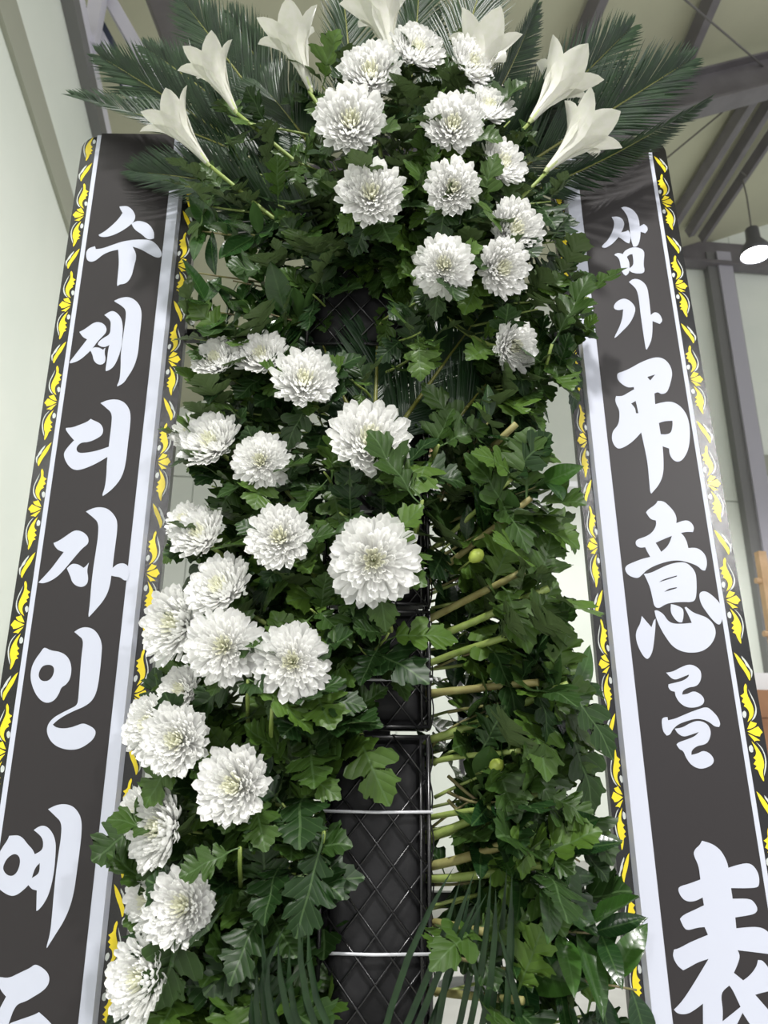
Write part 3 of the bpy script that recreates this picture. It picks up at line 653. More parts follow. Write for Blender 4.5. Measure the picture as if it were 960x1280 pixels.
def add_leaves(t, base, pts, kind, n, t0, t1, L, spread=.9, face=None, r=rnd, droop=.15):
    pool = MUM if kind == 'mum' else GLO
    az = r.uniform(0, 2 * PI)
    for i in range(n):
        tt = t0 + (t1 - t0) * (i + r.uniform(.1, .9)) / n
        p, d = pt_on(pts, min(tt, .999))
        az += 2.4 + r.uniform(-.4, .4) if kind == 'mum' else PI + r.uniform(-.5, .5)
        x = d.cross(Vector((.2, .1, 1))); x.normalize(); y = d.cross(x)
        rad = x * math.cos(az) + y * math.sin(az)
        if rad.y > .35: rad = (rad - Vector((0, rad.y * 1.2, 0))).normalized()     # few leaves turn to the back
        ld = (d * (1 - spread * .55) + rad * spread + Vector((0, 0, -droop)) + rv(r) * .15).normalized()
        nr = (Vector((0, -.75, .65)) + d * .25 + rv(r) * .45)
        s = L * r.uniform(.72, 1.2)
        o = obj('leaf', pool[r.randrange(len(pool))], t, frame(p - base, ld, nr, s, r.uniform(.85, 1.15)))

def sprig(name, base, tip, kind, n, L, label, cat, group, t0=.35, t1=1.0, rad=.0032, sm='stem_green', sag=0.0, spread=.9, cut=False, droop=.15, wob=.006):
    t = empty(name, base, label, cat, group)
    pts = stem_curve(base, tip, sag, wob=wob)
    m = MB(); m.tube([p - base for p in pts], [rad * (1 - (.1 if cut else .5) * i / 6) for i in range(7)], 7); m.build('stem', sm, t, True)
    add_leaves(t, base, pts, kind, n, t0, t1, L, spread, droop=droop)
    return t

# chrysanthemum heads -------------------------------------------------
def petal_mesh(curl, wide, cup, seed, pts=7):
    V = []; Fc = []
    W_ = [(0, .03), (.25, .05), (.5, .074), (.72, .090), (.88, .088), (.96, .064), (1.0, .026)]
    for t, w in W_:
        # arc that bends upward with t
        th = curl * t * t; y = t - .18 * curl * t ** 3; z = curl * .42 * t ** 2.2
        for s in (-1, 0, 1): V.append(Vector((w * wide * s, y - (.03 * abs(s) if t > .9 else 0), z + cup * w * abs(s))))
    n = len(W_)
    for i in range(n - 1):
        for k in range(2):
            a = 3 * i + k; Fc.append((a, a + 1, a + 4, a + 3))
    return V, Fc
PET = []
for sd, (cu, wi, cp) in enumerate(((.30, 1.35, .5), (.55, 1.35, .6), (.8, 1.3, .7), (1.0, 1.25, .8), (.1, 1.3, .4))):
    v, f = petal_mesh(cu, wi, cp, sd); PET.append(mesh('petal', v, f, 'petal'))
NP, NOUT = 185, 88                    # florets in a head; the outer ones are separate petals
def floret(k, r, cup=0.0):
    """where floret k of the spiral stands: azimuth, elevation, length, curl, width"""
    u = k / (NP - 1); sn = -.17 + 1.16 * u ** .95
    el = math.asin(max(-1, min(.995, sn)))
    ln = 1 / math.sqrt((math.cos(el) / 1.0) ** 2 + (math.sin(el) / (.58 if sn > 0 else .9)) ** 2)
    curl = lerp_(.25, .95, min(1, u * 1.8)) if u < .75 else lerp_(.95, .35, (u - .75) / .25)
    if cup: el += cup * (1 - u) ** 1.3 * (.34 + .12 * math.cos(3 * el)); curl = max(curl, .42)
    return k * 2.39996, el, ln * (1 - .16 * u), curl, lerp_(1.05, .72, u)
def lerp_(a, b, t): return a + (b - a) * t
def inner_mesh(seed, cup=0.0):
    r = random.Random(seed); m = MB(); mc = MB()
    for k in range(NOUT, NP):
        az, el, ln, cu, wd = floret(k, r, cup)
        v, f = petal_mesh(cu * r.uniform(.8, 1.2), wd, .8, 0)
        M = Matrix.Rotation(az + r.uniform(-.12, .12), 4, 'Z') @ Matrix.Translation((0, .05 * math.cos(el), .02)) @ Matrix.Rotation(el - cu * .33 + r.uniform(-.08, .08), 4, 'X') @ Matrix.Scale(ln * r.uniform(.92, 1.06), 4)
        (mc if k > NP * .86 else m).add([M @ q for q in v], f)
    # receptacle
    cm = MB(); cm.lathe([(.001, -.20), (.10, -.16), (.17, -.08), (.18, .0), (.12, .05), (.001, .08)], 14)
    return mesh('inner_petals', m.v, m.f, 'petal'), mesh('centre', mc.v, mc.f, 'petal_core'), mesh('calyx', cm.v, cm.f, 'stem_green')
INN = [inner_mesh(s) for s in range(3)] + [inner_mesh(s, 1.0) for s in range(3)]
def mum(px, py, dpx, sx, sy, Y, label, group, open_=1.0, stem_to=None, nleaf=7):
    p = P(px, py, Y); v = (p - CAM).normalized()
    rt = v.cross(UZ).normalized(); up = rt.cross(v)
    cz = math.sqrt(max(.02, 1 - sx * sx - sy * sy))
    n = (rt * sx + up * sy - v * cz).normalized()
    R = dpx * (.56 if sx * sx + sy * sy > .11 else .53) * depth(p) / F_PX
    head = p - n * R * .22
    if stem_to is None:
        stem_to = Vector((P(470, 900, BT).x + rnd.uniform(-.03, .03), BT + .03, head.z - .05 - .1 * rnd.random()))
    t = empty('chrysanthemum', stem_to, label, 'flower', group)
    # stem leaves the head along -n, then bends to the foam
    k = (head - stem_to).length
    c1 = head - n * min(.08, k * .4); a = stem_to
    pts = []
    for i in range(9):
        q = i / 8; pts.append(a * (1 - q) ** 2 + c1 * 2 * q * (1 - q) + (head - n * R * .1) * q * q)
    m = MB(); m.tube([q - a for q in pts], .0034, 7); m.build('stem', 'stem_green', t, True)
    H = frame(head - a, n.cross(rt if abs(n.dot(rt)) < .9 else up), n, 1.0)
    H = H @ Matrix.Rotation(rnd.uniform(0, 2 * PI), 4, 'Z') @ Matrix.Scale(R, 4)
    cup = 1.0 if sx * sx + sy * sy > .11 else .25
    inn = INN[rnd.randrange(3) + (3 if cup == 1.0 else 0)]; jt = .05 if cup == 1.0 else .10
    o = obj('inner_petals', inn[0], t, H); o['kind'] = 'stuff'
    o = obj('centre_petals', inn[1], t, H); o['kind'] = 'stuff'; obj('calyx', inn[2], t, H)
    for q in range(NOUT):
        az, el, ln, cu, wd = floret(q, rnd, cup)
        sc = ln * rnd.uniform(.88, 1.06); pi = 4 if cu < .2 else 0 if cu < .42 else 1 if cu < .7 else 2
        M = Matrix.Rotation(az + rnd.uniform(-.12, .12), 4, 'Z') @ Matrix.Translation((0, .06 * math.cos(el), .0)) @ Matrix.Rotation(el - cu * .30 + rnd.uniform(-jt, jt), 4, 'X') @ Matrix.Rotation(rnd.uniform(-.3, .3), 4, 'Y') @ Matrix.Diagonal((sc * rnd.uniform(.72, .92), sc, sc, 1))
        obj('petal', PET[pi], t, H @ M)
    add_leaves(t, a, pts, 'mum', nleaf, .45, .97, .075, .95)
    return t

G1, G2, G3 = 'white chrysanthemums of the topmost bouquet', 'white chrysanthemums beside the foam cages', 'white chrysanthemums along the Korean lettered banner'
FL = [
 (463, 91, 84, -.05, .62, .93, G1, 'white chrysanthemum tipped upward just below the tall upright lily'),
 (438, 152, 96, -.05, .50, .89, G1, 'large white chrysanthemum tipped upward on the bouquet flank facing the Korean lettered banner'),
 (464, 243, 90, -.03, .42, .87, G1, 'white chrysanthemum lowest on the flank facing the Korean lettered banner in the top bouquet'),
 (566, 157, 82, .12, .48, .88, G1, 'white chrysanthemum in the middle of the top bouquet with leaning oval head'),
 (566, 236, 76, .08, .36, .87, G1, 'white chrysanthemum directly above the big one at the bottom of the top bouquet'),
 (555, 332, 82, .0, .26, .87, G1, 'large white chrysanthemum at the bottom of the topmost bouquet'),
 (520, 63, 76, .35, .72, .97, G1, 'white chrysanthemum seen side-on at the very top with a leaf across it'),
 (588, 79, 70, .66, .52, .95, G1, 'white chrysanthemum seen edge-on in front of a lily'),
 (609, 135, 72, .38, .78, .93, G1, 'white chrysanthemum opening upward like a cup below the edge-on one'),
 (627, 204, 72, .62, .50, .93, G1, 'half-hidden white chrysanthemum turned sideways beside the cup-shaped one'),
 (643, 287, 80, .52, .30, .93, G1, 'upper of two overlapping white chrysanthemums on the bouquet flank'),
 (627, 336, 78, .48, .12, .91, G1, 'lower of two overlapping white chrysanthemums on the bouquet flank'),
 (641, 433, 72, .62, .02, .95, G1, 'lone white chrysanthemum hanging below the bouquet beside the Chinese lettered banner'),
 (270, 450, 68, -.45, .62, .98, G2, 'white chrysanthemum highest of the row under the glossy leaves, seen side-on'),
 (327, 445, 74, -.32, .66, .97, G2, 'white chrysanthemum between the side-on one and the wide open one under the glossy leaves'),
 (381, 475, 90, -.02, .52, .93, G2, 'wide white chrysanthemum tipped upward under the dark top foam cage'),
 (240, 540, 62, -.6, .55, 1.02, G3, 'small white chrysanthemum half hidden behind a cup-shaped one'),
 (264, 553, 88, -.55, .52, .98, G3, 'white chrysanthemum cupped upward with long outer petals'),
 (326, 576, 77, -.18, .22, .93, G2, 'compact white chrysanthemum beside the cup-shaped one with long petals'),
 (462, 550, 112, .08, .50, .90, G2, 'white chrysanthemum with a bright green leaf standing in front of it'),
 (350, 672, 90, -.18, .28, .90, G2, 'round white chrysanthemum next to the largest open one'),
 (250, 668, 80, -.52, .52, .97, G3, 'white chrysanthemum turned sideways above the long tilted one'),
 (230, 650, 54, -.62, .5, 1.01, G3, 'small white chrysanthemum peeping from behind a sideways one'),
 (467, 700, 122, .0, .06, .88, G2, 'largest fully open white chrysanthemum above the foam cages'),
 (276, 735, 96, -.55, .48, .94, G3, 'long tilted white chrysanthemum showing its petal backs'),
 (218, 780, 104, -.72, .12, .99, G3, 'white chrysanthemum facing the banner, beneath the long tilted one'),
 (279, 808, 104, -.20, .12, .90, G2, 'shaggy white chrysanthemum beside the squarish one'),
 (365, 827, 102, -.10, .08, .89, G2, 'squarish white chrysanthemum just beside the upper foam cage'),
 (226, 862, 64, -.6, .25, .99, G3, 'small white chrysanthemum squeezed under the shaggy one'),
 (188, 906, 84, -.75, .15, 1.0, G3, 'white chrysanthemum half hidden behind the drooping pair'),
 (221, 926, 98, -.42, .10, .93, G3, 'white chrysanthemum in front of a half-hidden one against the banner edge'),
 (293, 982, 106, -.40, .08, .91, G2, 'white chrysanthemum standing alone among dark leaves near the lower cage'),
 (176, 1016, 70, -.80, .05, 1.0, G3, 'small white chrysanthemum seen edge-on behind a tall one'),
 (200, 1035, 106, -.80, .05, .96, G3, 'tall white chrysanthemum seen edge-on against the banner'),
 (187, 1126, 88, -.80, .02, .99, G3, 'white chrysanthemum hidden behind the one with a leaf on top'),
 (228, 1133, 102, -.42, .08, .93, G3, 'white chrysanthemum with a broad leaf lying over its top'),
 (176, 1224, 106, -.74, -.05, .95, G3, 'lowest white chrysanthemum hanging beside the banner'),
]
for px, py, d, sx, sy, Y, g, lab in FL:
    st = None
    if g == G1:
        st = P(500 + (px - 530) * .22, 300 + (py - 250) * .35, BT + .02)
    mum(px, py, d, sx, sy, Y, lab, g, 1.0, st, 7 if g != G1 else 8)

NICK = ['the chrysanthemum below the tallest lily',
 'the large bouquet chrysanthemum below it',
 'the bouquet chrysanthemum nearest the dark cage',
 'the oval bouquet chrysanthemum',
 'the mid bouquet chrysanthemum',
 'the bottom bouquet chrysanthemum',
 'the topmost side-on chrysanthemum',
 'the edge-on chrysanthemum by a lily',
 'the cup-shaped bouquet chrysanthemum',
 'the half-hidden bouquet chrysanthemum',
 'the upper of two overlapping chrysanthemums',
 'the lower of two overlapping chrysanthemums',
 'the lone hanging chrysanthemum',
 'the side-on chrysanthemum under glossy leaves',
 'the chrysanthemum between two under glossy leaves',
 'the wide chrysanthemum under the dark cage',
 'the small chrysanthemum behind a cupped one',
 'the cupped chrysanthemum with long petals',
 'the compact chrysanthemum',
 'the chrysanthemum with a green leaf before it',
 'the round chrysanthemum',
 'the sideways chrysanthemum by the banner',
 'the small peeping chrysanthemum',
 'the largest chrysanthemum',
 'the long tilted chrysanthemum',
 'the chrysanthemum facing the banner',
 'the shaggy chrysanthemum',
 'the squarish chrysanthemum',
 'the small squeezed chrysanthemum',
 'the chrysanthemum behind the drooping pair',
 'the chrysanthemum at the banner edge',
 'the solitary chrysanthemum by the lower cage',
 'the small edge-on chrysanthemum',
 'the tall edge-on chrysanthemum',
 'the chrysanthemum behind a leaf-topped one',
 'the leaf-topped chrysanthemum',
 'the lowest chrysanthemum']
def near(px, py):                    # the bloom a sprig stands next to
    i = min(range(len(FL)), key=lambda k: (FL[k][0] - px) ** 2 + (FL[k][1] - py) ** 2); return NICK[i]
def level(py):                       # the banner character a stem is level with
    ch = ((310, 'first'), (395, 'second'), (530, 'third'), (730, 'fourth'), (895, 'fifth'), (1150, 'last'))
    return min(ch, key=lambda c: abs(c[0] - py))[1]
# ------------------------------------------------------------------ leafy sprigs
def lerp(a, b, t): return a + (b - a) * t
def interp(tab, y):
    for (y0, x0), (y1, x1) in zip(tab, tab[1:]):
        if y <= y1: return lerp(x0, x1, max(0, (y - y0) / (y1 - y0)))
    return tab[-1][1]
RB = [(440, 700), (500, 690), (600, 705), (700, 725), (800, 745), (900, 755), (1000, 750), (1100, 775), (1200, 785), (1300, 810)]
LB = [(230, 260), (420, 270), (600, 255), (700, 245), (850, 230), (1000, 215), (1150, 205), (1300, 170)]
gs1 = 'leafy stems stuck sideways into the foam'
# cut stems that can be told apart one by one: (start, end, radius px, material, leaves)
CUTS = [((528, 608), (548, 556), 4, 'stem_green', 3), ((545, 628), (646, 527), 5, 'stem_brown', 4), ((540, 722), (664, 622), 4.5, 'stem_brown', 4),
        ((530, 778), (656, 713), 5, 'stem_brown', 5), ((530, 800), (686, 738), 5, 'stem_green', 6), ((532, 832), (664, 784), 4.5, 'stem_green', 6),
        ((532, 867), (672, 853), 5, 'stem_brown', 3), ((536, 924), (712, 858), 5, 'stem_green', 6), ((534, 1048), (685, 985), 5, 'stem_green', 7),
        ((534, 1082), (668, 1047), 5.5, 'stem_brown', 4), ((534, 1097), (682, 1084), 5, 'stem_green', 5), ((534, 1152), (602, 1163), 4.5, 'stem_brown', 4), ((540, 1238), (655, 1252), 4.5, 'stem_brown', 3),
        ((540, 1022), (640, 1005), 3.5, 'stem_green', 5), ((536, 955), (650, 935), 3.5, 'stem_green', 5), ((534, 690), (640, 600), 3.5, 'stem_green', 5)]
CUT_LABELS = ['short green cut stem rising steeply beside the chrysanthemum with a leaf before it',
 'thick brownish cut stem rising steeply past the dark disc',
 'thick brownish cut stem ending under glossy leaves, beside the pale bud',
 'thick brownish cut stem just above a parallel green one',
 'long green cut stem just below a parallel brownish one',
 'green cut stem next above the pale tie wire of the upper cage',
 'level brownish cut stem just above the gap between the cages',
 'long green cut stem starting at the gap between the cages',
 'long green cut stem starting below the upper tie wire of the lower cage',
 'pale brownish cut stem lying on a level green one',
 'level green cut stem right under a pale brownish one',
 'short brownish cut stem just above the lowest tie wire',
 'lowest brownish cut stem behind the palm leaflets',
 'thin green cut stem level with the upper tie wire of the lower cage',
 'thin green cut stem just below the gap between the cages',
 'thin green cut stem under the brownish one by the pale bud']
for ci, (a, b, rp, sm, nl) in enumerate(CUTS):
    A = P(a[0], a[1], 1.035); B = P(b[0], b[1], .95)
    A = A + (A - B).normalized() * .015
    sprig('cut_stem', A, B, 'mum', nl, .085, CUT_LABELS[ci],
          'stem', gs1, .6, 1.0, rp * 1.0 / F_PX, sm, cut=True, spread=.75, wob=.003)
# leafy shoots beyond the cut stems
for i in range(34):
    y = 455 + (1290 - 455) * ((i + rnd.random()) / 34) ** 1.0
    if y > 1170 and i % 2: continue
    xb = interp(RB, y); x = xb - 42 - (rnd.random() ** 1.2) * 120
    A = P(538 + rnd.uniform(-6, 6), y + rnd.uniform(15, 60), 1.04); B = P(x, y, rnd.uniform(1.0, 1.06))
    if i % 4 == 1:
        sprig('glossy_branch', A, B, 'gloss', 9, .072, 'thin glossy leaved branch level with the %s character of the Chinese lettered banner' % level(y), 'branch', 'glossy branches', .35, 1, .002, 'twig', droop=.25)
    else:
        sprig('leafy_sprig', A, B, 'mum', 8, .088, 'lobed leafy sprig level with the %s character of the Chinese lettered banner' % level(y), 'sprig', 'leafy sprigs beside the bare stems', .5, 1, .0026, 'stem_green')
for i in range(22):
    y = 480 + (1140 - 480) * (i + rnd.random()) / 22
    A = P(520, y + 30, 1.07); B = P(rnd.uniform(585, 680), y, rnd.uniform(1.06, 1.12))
    sprig('leafy_sprig', A, B, 'mum' if i % 3 else 'gloss', 7, .085, 'shaded sprig behind the cut stems, level with the %s Chinese banner character' % level(y), 'sprig', 'leafy sprigs behind the bare stems', .3, 1, .0024, 'stem_green')
# named glossy branches at the lower flank
GB = [((545, 1150), (752, 1172), 12, .083), ((560, 970), (722, 1082), 8, .085), ((560, 990), (640, 1010), 6, .065), ((545, 660), (690, 600), 8, .07), ((545, 700), (655, 640), 8, .07),
      ((560, 1000), (700, 1120), 8, .085), ((545, 640), (610, 520), 6, .07), ((545, 1190), (790, 1240), 9, .085), ((560, 890), (745, 870), 6, .075)]
for a, b, n, L in GB:
    A = P(a[0], a[1], 1.03); B = P(b[0], b[1], .97)
    sprig('glossy_branch', A, B, 'gloss', n, L, 'forward glossy oval leaved branch level with the %s Chinese banner character' % level(b[1]), 'branch', 'glossy branches', .3, 1.0, .0024, 'twig', spread=1.0, droop=.3)
# flank along the Korean lettered banner, behind the flowers
for i in range(52):
    y = 430 + (1300 - 430) * (i + rnd.random()) / 52
    xb = interp(LB, y); x = xb + (rnd.random() ** 1.2) * (400 - xb)
    A = P(440 + rnd.uniform(-25, 25), y + rnd.uniform(0, 60), 1.05); B = P(x, y, rnd.uniform(1.0, 1.06))
    sprig('leafy_sprig', A, B, 'mum', 8, .082, 'dark green lobed sprig behind ' + near(x, y), 'sprig', 'leafy sprigs between the flowers', .4, 1, .0026, 'stem_green')
# over the foam front beside the open chrysanthemums
for (bx_, by_, L, n) in ((445, 800, .08, 6), (480, 790, .07, 5), (430, 640, .08, 6), (400, 590, .08, 6), (500, 640, .075, 6), (425, 885, .08, 5), (385, 880, .08, 6), (390, 760, .085, 7), (420, 720, .08, 7), (510, 590, .07, 6), (520, 680, .07, 5), (365, 960, .085, 7), (370, 900, .085, 7), (440, 470, .06, 5), (350, 1010, .08, 8), (340, 1060, .085, 7), (325, 1130, .09, 8), (290, 1180, .09, 9), (320, 1230, .09, 9), (260, 1240, .09, 9), (230, 1220, .085, 8), (330, 1280, .09, 8), (525, 410, .065, 6), (545, 430, .065, 6), (515, 375, .06, 6)):
    A = P(min(bx_ + 40, 470), by_ + 40, 1.03); B = P(bx_, by_, rnd.uniform(.92, .96) if by_ < 1100 else .965 if bx_ > 300 else 1.02)
    sprig('leafy_sprig', A, B, 'mum', n, L, 'green lobed sprig over the foam beside ' + near(bx_, by_), 'sprig', 'leafy sprigs over the foam', .35, 1, .0026, 'stem_green')
# topmost bouquet
for i in range(46):
    an = 2 * PI * (i + rnd.random()) / 46 * 7.0; rr_ = math.sqrt(rnd.random())
    x = 535 + math.cos(an) * 150 * rr_; y = 240 + math.sin(an) * 175 * rr_
    if 380 < x < 500 and y > 340: continue
    A = P(500 + (x - 535) * .25, 300 + (y - 240) * .3, 1.03); B = P(x, y, lerp(.91, 1.02, rr_) + rnd.uniform(-.02, .03))
    sprig('leafy_sprig', A, B, 'mum', 9, .075, 'dark lobed sprig packed in beside ' + near(x, y), 'sprig', 'leafy sprigs of the topmost bouquet', .35, 1, .0024, 'stem_green')
for (x, y) in ((700, 350), (720, 405), (690, 300), (685, 250), (700, 470), (660, 480), (735, 370), (670, 390), (640, 500), (715, 440)):
    A = P(560, y + 20, 1.04); B = P(x, y, 1.0)
    sprig('leafy_sprig', A, B, 'mum', 8, .075, 'lobed leafy sprig overlapping the border of the banner with Chinese characters', 'sprig', 'leafy sprigs over the banner border', .5, 1, .0024, 'stem_green')
for (x, y, k) in ((235, 235, 'mum'), (255, 255, 'mum'), (300, 215, 'mum'), (250, 285, 'gloss'), (310, 290, 'gloss'), (245, 340, 'gloss'), (290, 350, 'gloss'), (330, 335, 'mum'), (260, 400, 'mum'), (230, 420, 'mum'), (330, 390, 'gloss'), (240, 385, 'gloss'), (350, 260, 'mum'), (380, 320, 'mum'), (390, 370, 'mum'), (310, 420, 'mum'), (300, 150, 'mum'), (400, 110, 'mum'), (370, 200, 'mum')):
    A = P(430, y + 30, 1.05); B = P(x, y, .99)
    if k == 'gloss':
        sprig('glossy_branch', A, B, 'gloss', 9, .075, 'branch of glossy oval leaves between the top bouquet and the Korean lettered banner', 'branch', 'glossy branches under the palm fronds', .3, 1, .0024, 'twig', spread=1.0, droop=.05)
    else:
        sprig('leafy_sprig', A, B, 'mum', 8, .075, ('lobed leafy sprig by the Korean banner, just above ' if y < 250 else 'lobed leafy sprig under the palms, closest to ') + near(x, y), 'sprig', 'leafy sprigs under the palm fronds', .4, 1, .0028, 'stem_green')

# ------------------------------------------------------------------ palm fronds
def frond(base, tip, nrm, n, Ll, label, group, w=.0042, arch=.02, ang=52, vee=.35, taper=.35, seed=0, t_start=.12):
    r = random.Random(seed); t = empty('palm_frond', base, label, 'palm frond', group)
    d = (tip - base); L = d.length; dn = d.normalized()
    x = dn.cross(nrm).normalized(); z = x.cross(dn)
    def pos(q): return dn * L * q + z * arch * math.sin(PI * q)
    m = MB(); m.tube([pos(i / 10) for i in range(11)], [.0042 * (1 - .7 * i / 10) for i in range(11)], 6); m.build('rachis', 'palm_rachis', t, True)
    m = MB()
    for i in range(n):
        q = t_start + (1 - t_start) * i / (n - 1)
        for sg in (-1, 1):
            p = pos(q); a = math.radians(lerp(ang, 16, q ** 1.6) + r.uniform(-3, 3))
            l = Ll * (math.sin(PI * min(1, .22 + q * .72)) ** .7) * r.uniform(.93, 1.05) * (1 - taper * max(0, q - .7))
            ld = (dn * math.cos(a) + x * sg * math.sin(a) + z * vee * math.sin(a)).normalized()
            zz_ = (z + x * r.uniform(-.5, .5)).normalized(); side = ld.cross(zz_).normalized(); up = side.cross(ld)
            c0, c1, c2 = p, p + ld * l * .55 + up * l * .02, p + ld * l - z * l * .05
            wv = w * .5
            V = [c0 - side * wv * .6, c0 + up * wv * .3, c0 + side * wv * .6, c1 - side * wv, c1 + up * wv * .5, c1 + side * wv, c2]
            m.add(V, [(0, 1, 4, 3), (1, 2, 5, 4), (3, 4, 6), (4, 5, 6)])
    o = m.build('leaflets', 'palm', t, True); o['kind'] = 'stuff'
    return t
gp = 'palm fronds fanned out behind the top bouquet'
FR = [ # base, tip, base Y, tip Y, roll (screen tilt of the blade), leaflet length, label
 ((380, 230), (95, 122), 1.06, 1.03, .9, .075, 'narrow palm frond reaching furthest over the Korean lettered banner'),
 ((390, 240), (128, 72), 1.07, 1.08, .1, .105, 'broad palm frond behind the lowest lily on the side of the Korean lettered banner'),
 ((400, 230), (185, 62), 1.08, 1.12, .25, .10, 'palm frond crossing behind two neighbouring lilies'),
 ((400, 230), (228, 0), 1.08, 1.12, .05, .115, 'palm frond pointing at the dark roof beam'),
 ((410, 220), (290, 20), 1.08, 1.12, -.1, .10, 'palm frond standing between two lilies'),
 ((400, 260), (170, 215), 1.04, 1.06, .5, .085, 'dark palm frond lying across the top of the Korean lettered banner'),
 ((440, 210), (425, -30), 1.07, 1.12, .3, .105, 'palm frond standing upright behind the chrysanthemums'),
 ((500, 200), (525, -40), 1.08, 1.14, .2, .105, 'palm frond upright next to the tallest lily'),
 ((540, 210), (610, -45), 1.08, 1.14, -.1, .12, 'palm frond glinting in the light of the lamp behind it'),
 ((560, 220), (670, 8), 1.07, 1.10, .55, .085, 'slim palm frond rising beside the lamp glow'),
 ((590, 230), (785, 38), 1.07, 1.10, .05, .115, 'broad glinting palm frond in front of the ceiling'),
 ((590, 250), (858, 78), 1.06, 1.08, -.05, .12, 'broad dark palm frond with tightly set leaflets over the Chinese lettered banner'),
 ((600, 265), (880, 126), 1.05, 1.05, .85, .075, 'narrow edge-on palm frond lying across the top of the Chinese lettered banner'),
 ((560, 240), (700, 110), 1.03, 1.05, .3, .10, 'palm frond filling the gap behind the two lilies on the Chinese lettered side'),
 ((420, 230), (330, 110), 1.03, 1.06, .2, .11, 'palm frond hanging behind the chrysanthemum leaves under the lilies'),
 ((440, 330), (250, 205), 1.02, 1.03, -.2, .10, 'palm frond half buried in lobed leaves below the lilies'),
]
for i, (b, tp, y0, y1, roll, ll, lab) in enumerate(FR):
    A = P(b[0], b[1], y0); B = P(tp[0], tp[1], y1); v = ((A + B) / 2 - CAM).normalized(); dd = (B - A).normalized()
    x = dd.cross(-v).normalized()
    nrm = (-v * math.cos(roll) + x * math.sin(roll))
    frond(A, B, nrm, 66, ll * 1.3, lab, gp, .0052, .015, 38, .45, .35, i)
# fronds crossing under the top bouquet
for i, (b, tp, roll) in enumerate((((467, 545), (470, 380), .2), ((480, 560), (610, 380), -.1), ((455, 560), (380, 380), .2), ((540, 560), (640, 440), .1))):
    A = P(b[0], b[1], 1.0); B = P(tp[0], tp[1], 1.05); v = ((A + B) / 2 - CAM).normalized(); dd = (B - A).normalized(); x = dd.cross(-v).normalized()
    frond(A, B, (-v * math.cos(roll) + x * math.sin(roll)), 54, .12, ('dark palm frond standing upright in the shade under the topmost bouquet', 'dark palm frond leaning from the shade to the lone hanging chrysanthemum', 'dark palm frond in the shade leaning to the wide chrysanthemum', 'short dark palm frond in the shade beside the uppermost cut stems')[i], 'palm fronds in the shade', .006, .01, 40, .2, .3, 40 + i, .05)

def blades(root, tips, Y0, label):
    """stiff palm leaflets that rise from a rachis below, each blade its own part"""
    A = P(root[0], root[1], Y0); t = empty('palm_frond', A, label, 'palm frond', 'palm fronds at the lower foam cage')
    m = MB(); e = P(root[0] + root[2], root[1] + 20, Y0 + .02) - A
    m.tube([Vector((0, 0, 0)), e * .5, e], [.005, .004, .003], 6); m.build('rachis', 'palm_rachis', t, True)
    n = len(tips)
    for i, (x, y, bend) in enumerate(tips):
        b = e * (i / max(1, n - 1)); c = P(x, y, Y0 - .02 - .03 * ((i * 7) % 3) / 2) - A
        d = c - b; side = d.cross(Vector((0, -1, .2))).normalized(); V = []; wv = .0036
        for q in (0, .25, .5, .75, .92, 1):
            ww = wv * (1 if q < .7 else (1 - q) / .3 * .95 + .03); p = b + d * q + side * bend * math.sin(PI * q * .9) 
            nrm = side.cross(d.normalized())
            V += [p - side * ww, p - nrm * ww * .5, p + side * ww]
        Fc = [(3 * k + j, 3 * k + j + 1, 3 * k + j + 4, 3 * k + j + 3) for k in range(5) for j in (0, 1)]
        obj('leaflet', mesh('leaflet', V, Fc, 'palm'), t)
blades((470, 1330, 190), [(571, 1086, -.012), (574, 1098, .006), (592, 1088, .004), (585, 1108, .01), (612, 1118, -.01), (606, 1122, -.016), (597, 1084, .01), (611, 1090, .008), (616, 1110, .01), (632, 1086, .004), (640, 1130, .006), (640, 1092, .0), (592, 1180, -.01), (620, 1160, .006)], .955, 'stiff palm leaflets rising before the foam cage flank on the bare stem side')
blades((440, 1335, -130), [(392, 1150, -.018), (386, 1165, -.02), (378, 1150, -.012), (368, 1180, -.016), (352, 1175, -.012), (345, 1190, -.02), (331, 1158, -.01), (334, 1200, -.012), (325, 1215, -.01), (318, 1240, -.008), (398, 1200, -.02), (360, 1160, -.014)], .93, 'drooping palm leaflets before the foam cage flank on the flower side')
blades((700, 1330, 60), [(745, 1262, .0), (752, 1270, .0), (735, 1268, .004), (720, 1255, .004)], 1.0, 'short palm leaflets at the foot of the glossy branch')

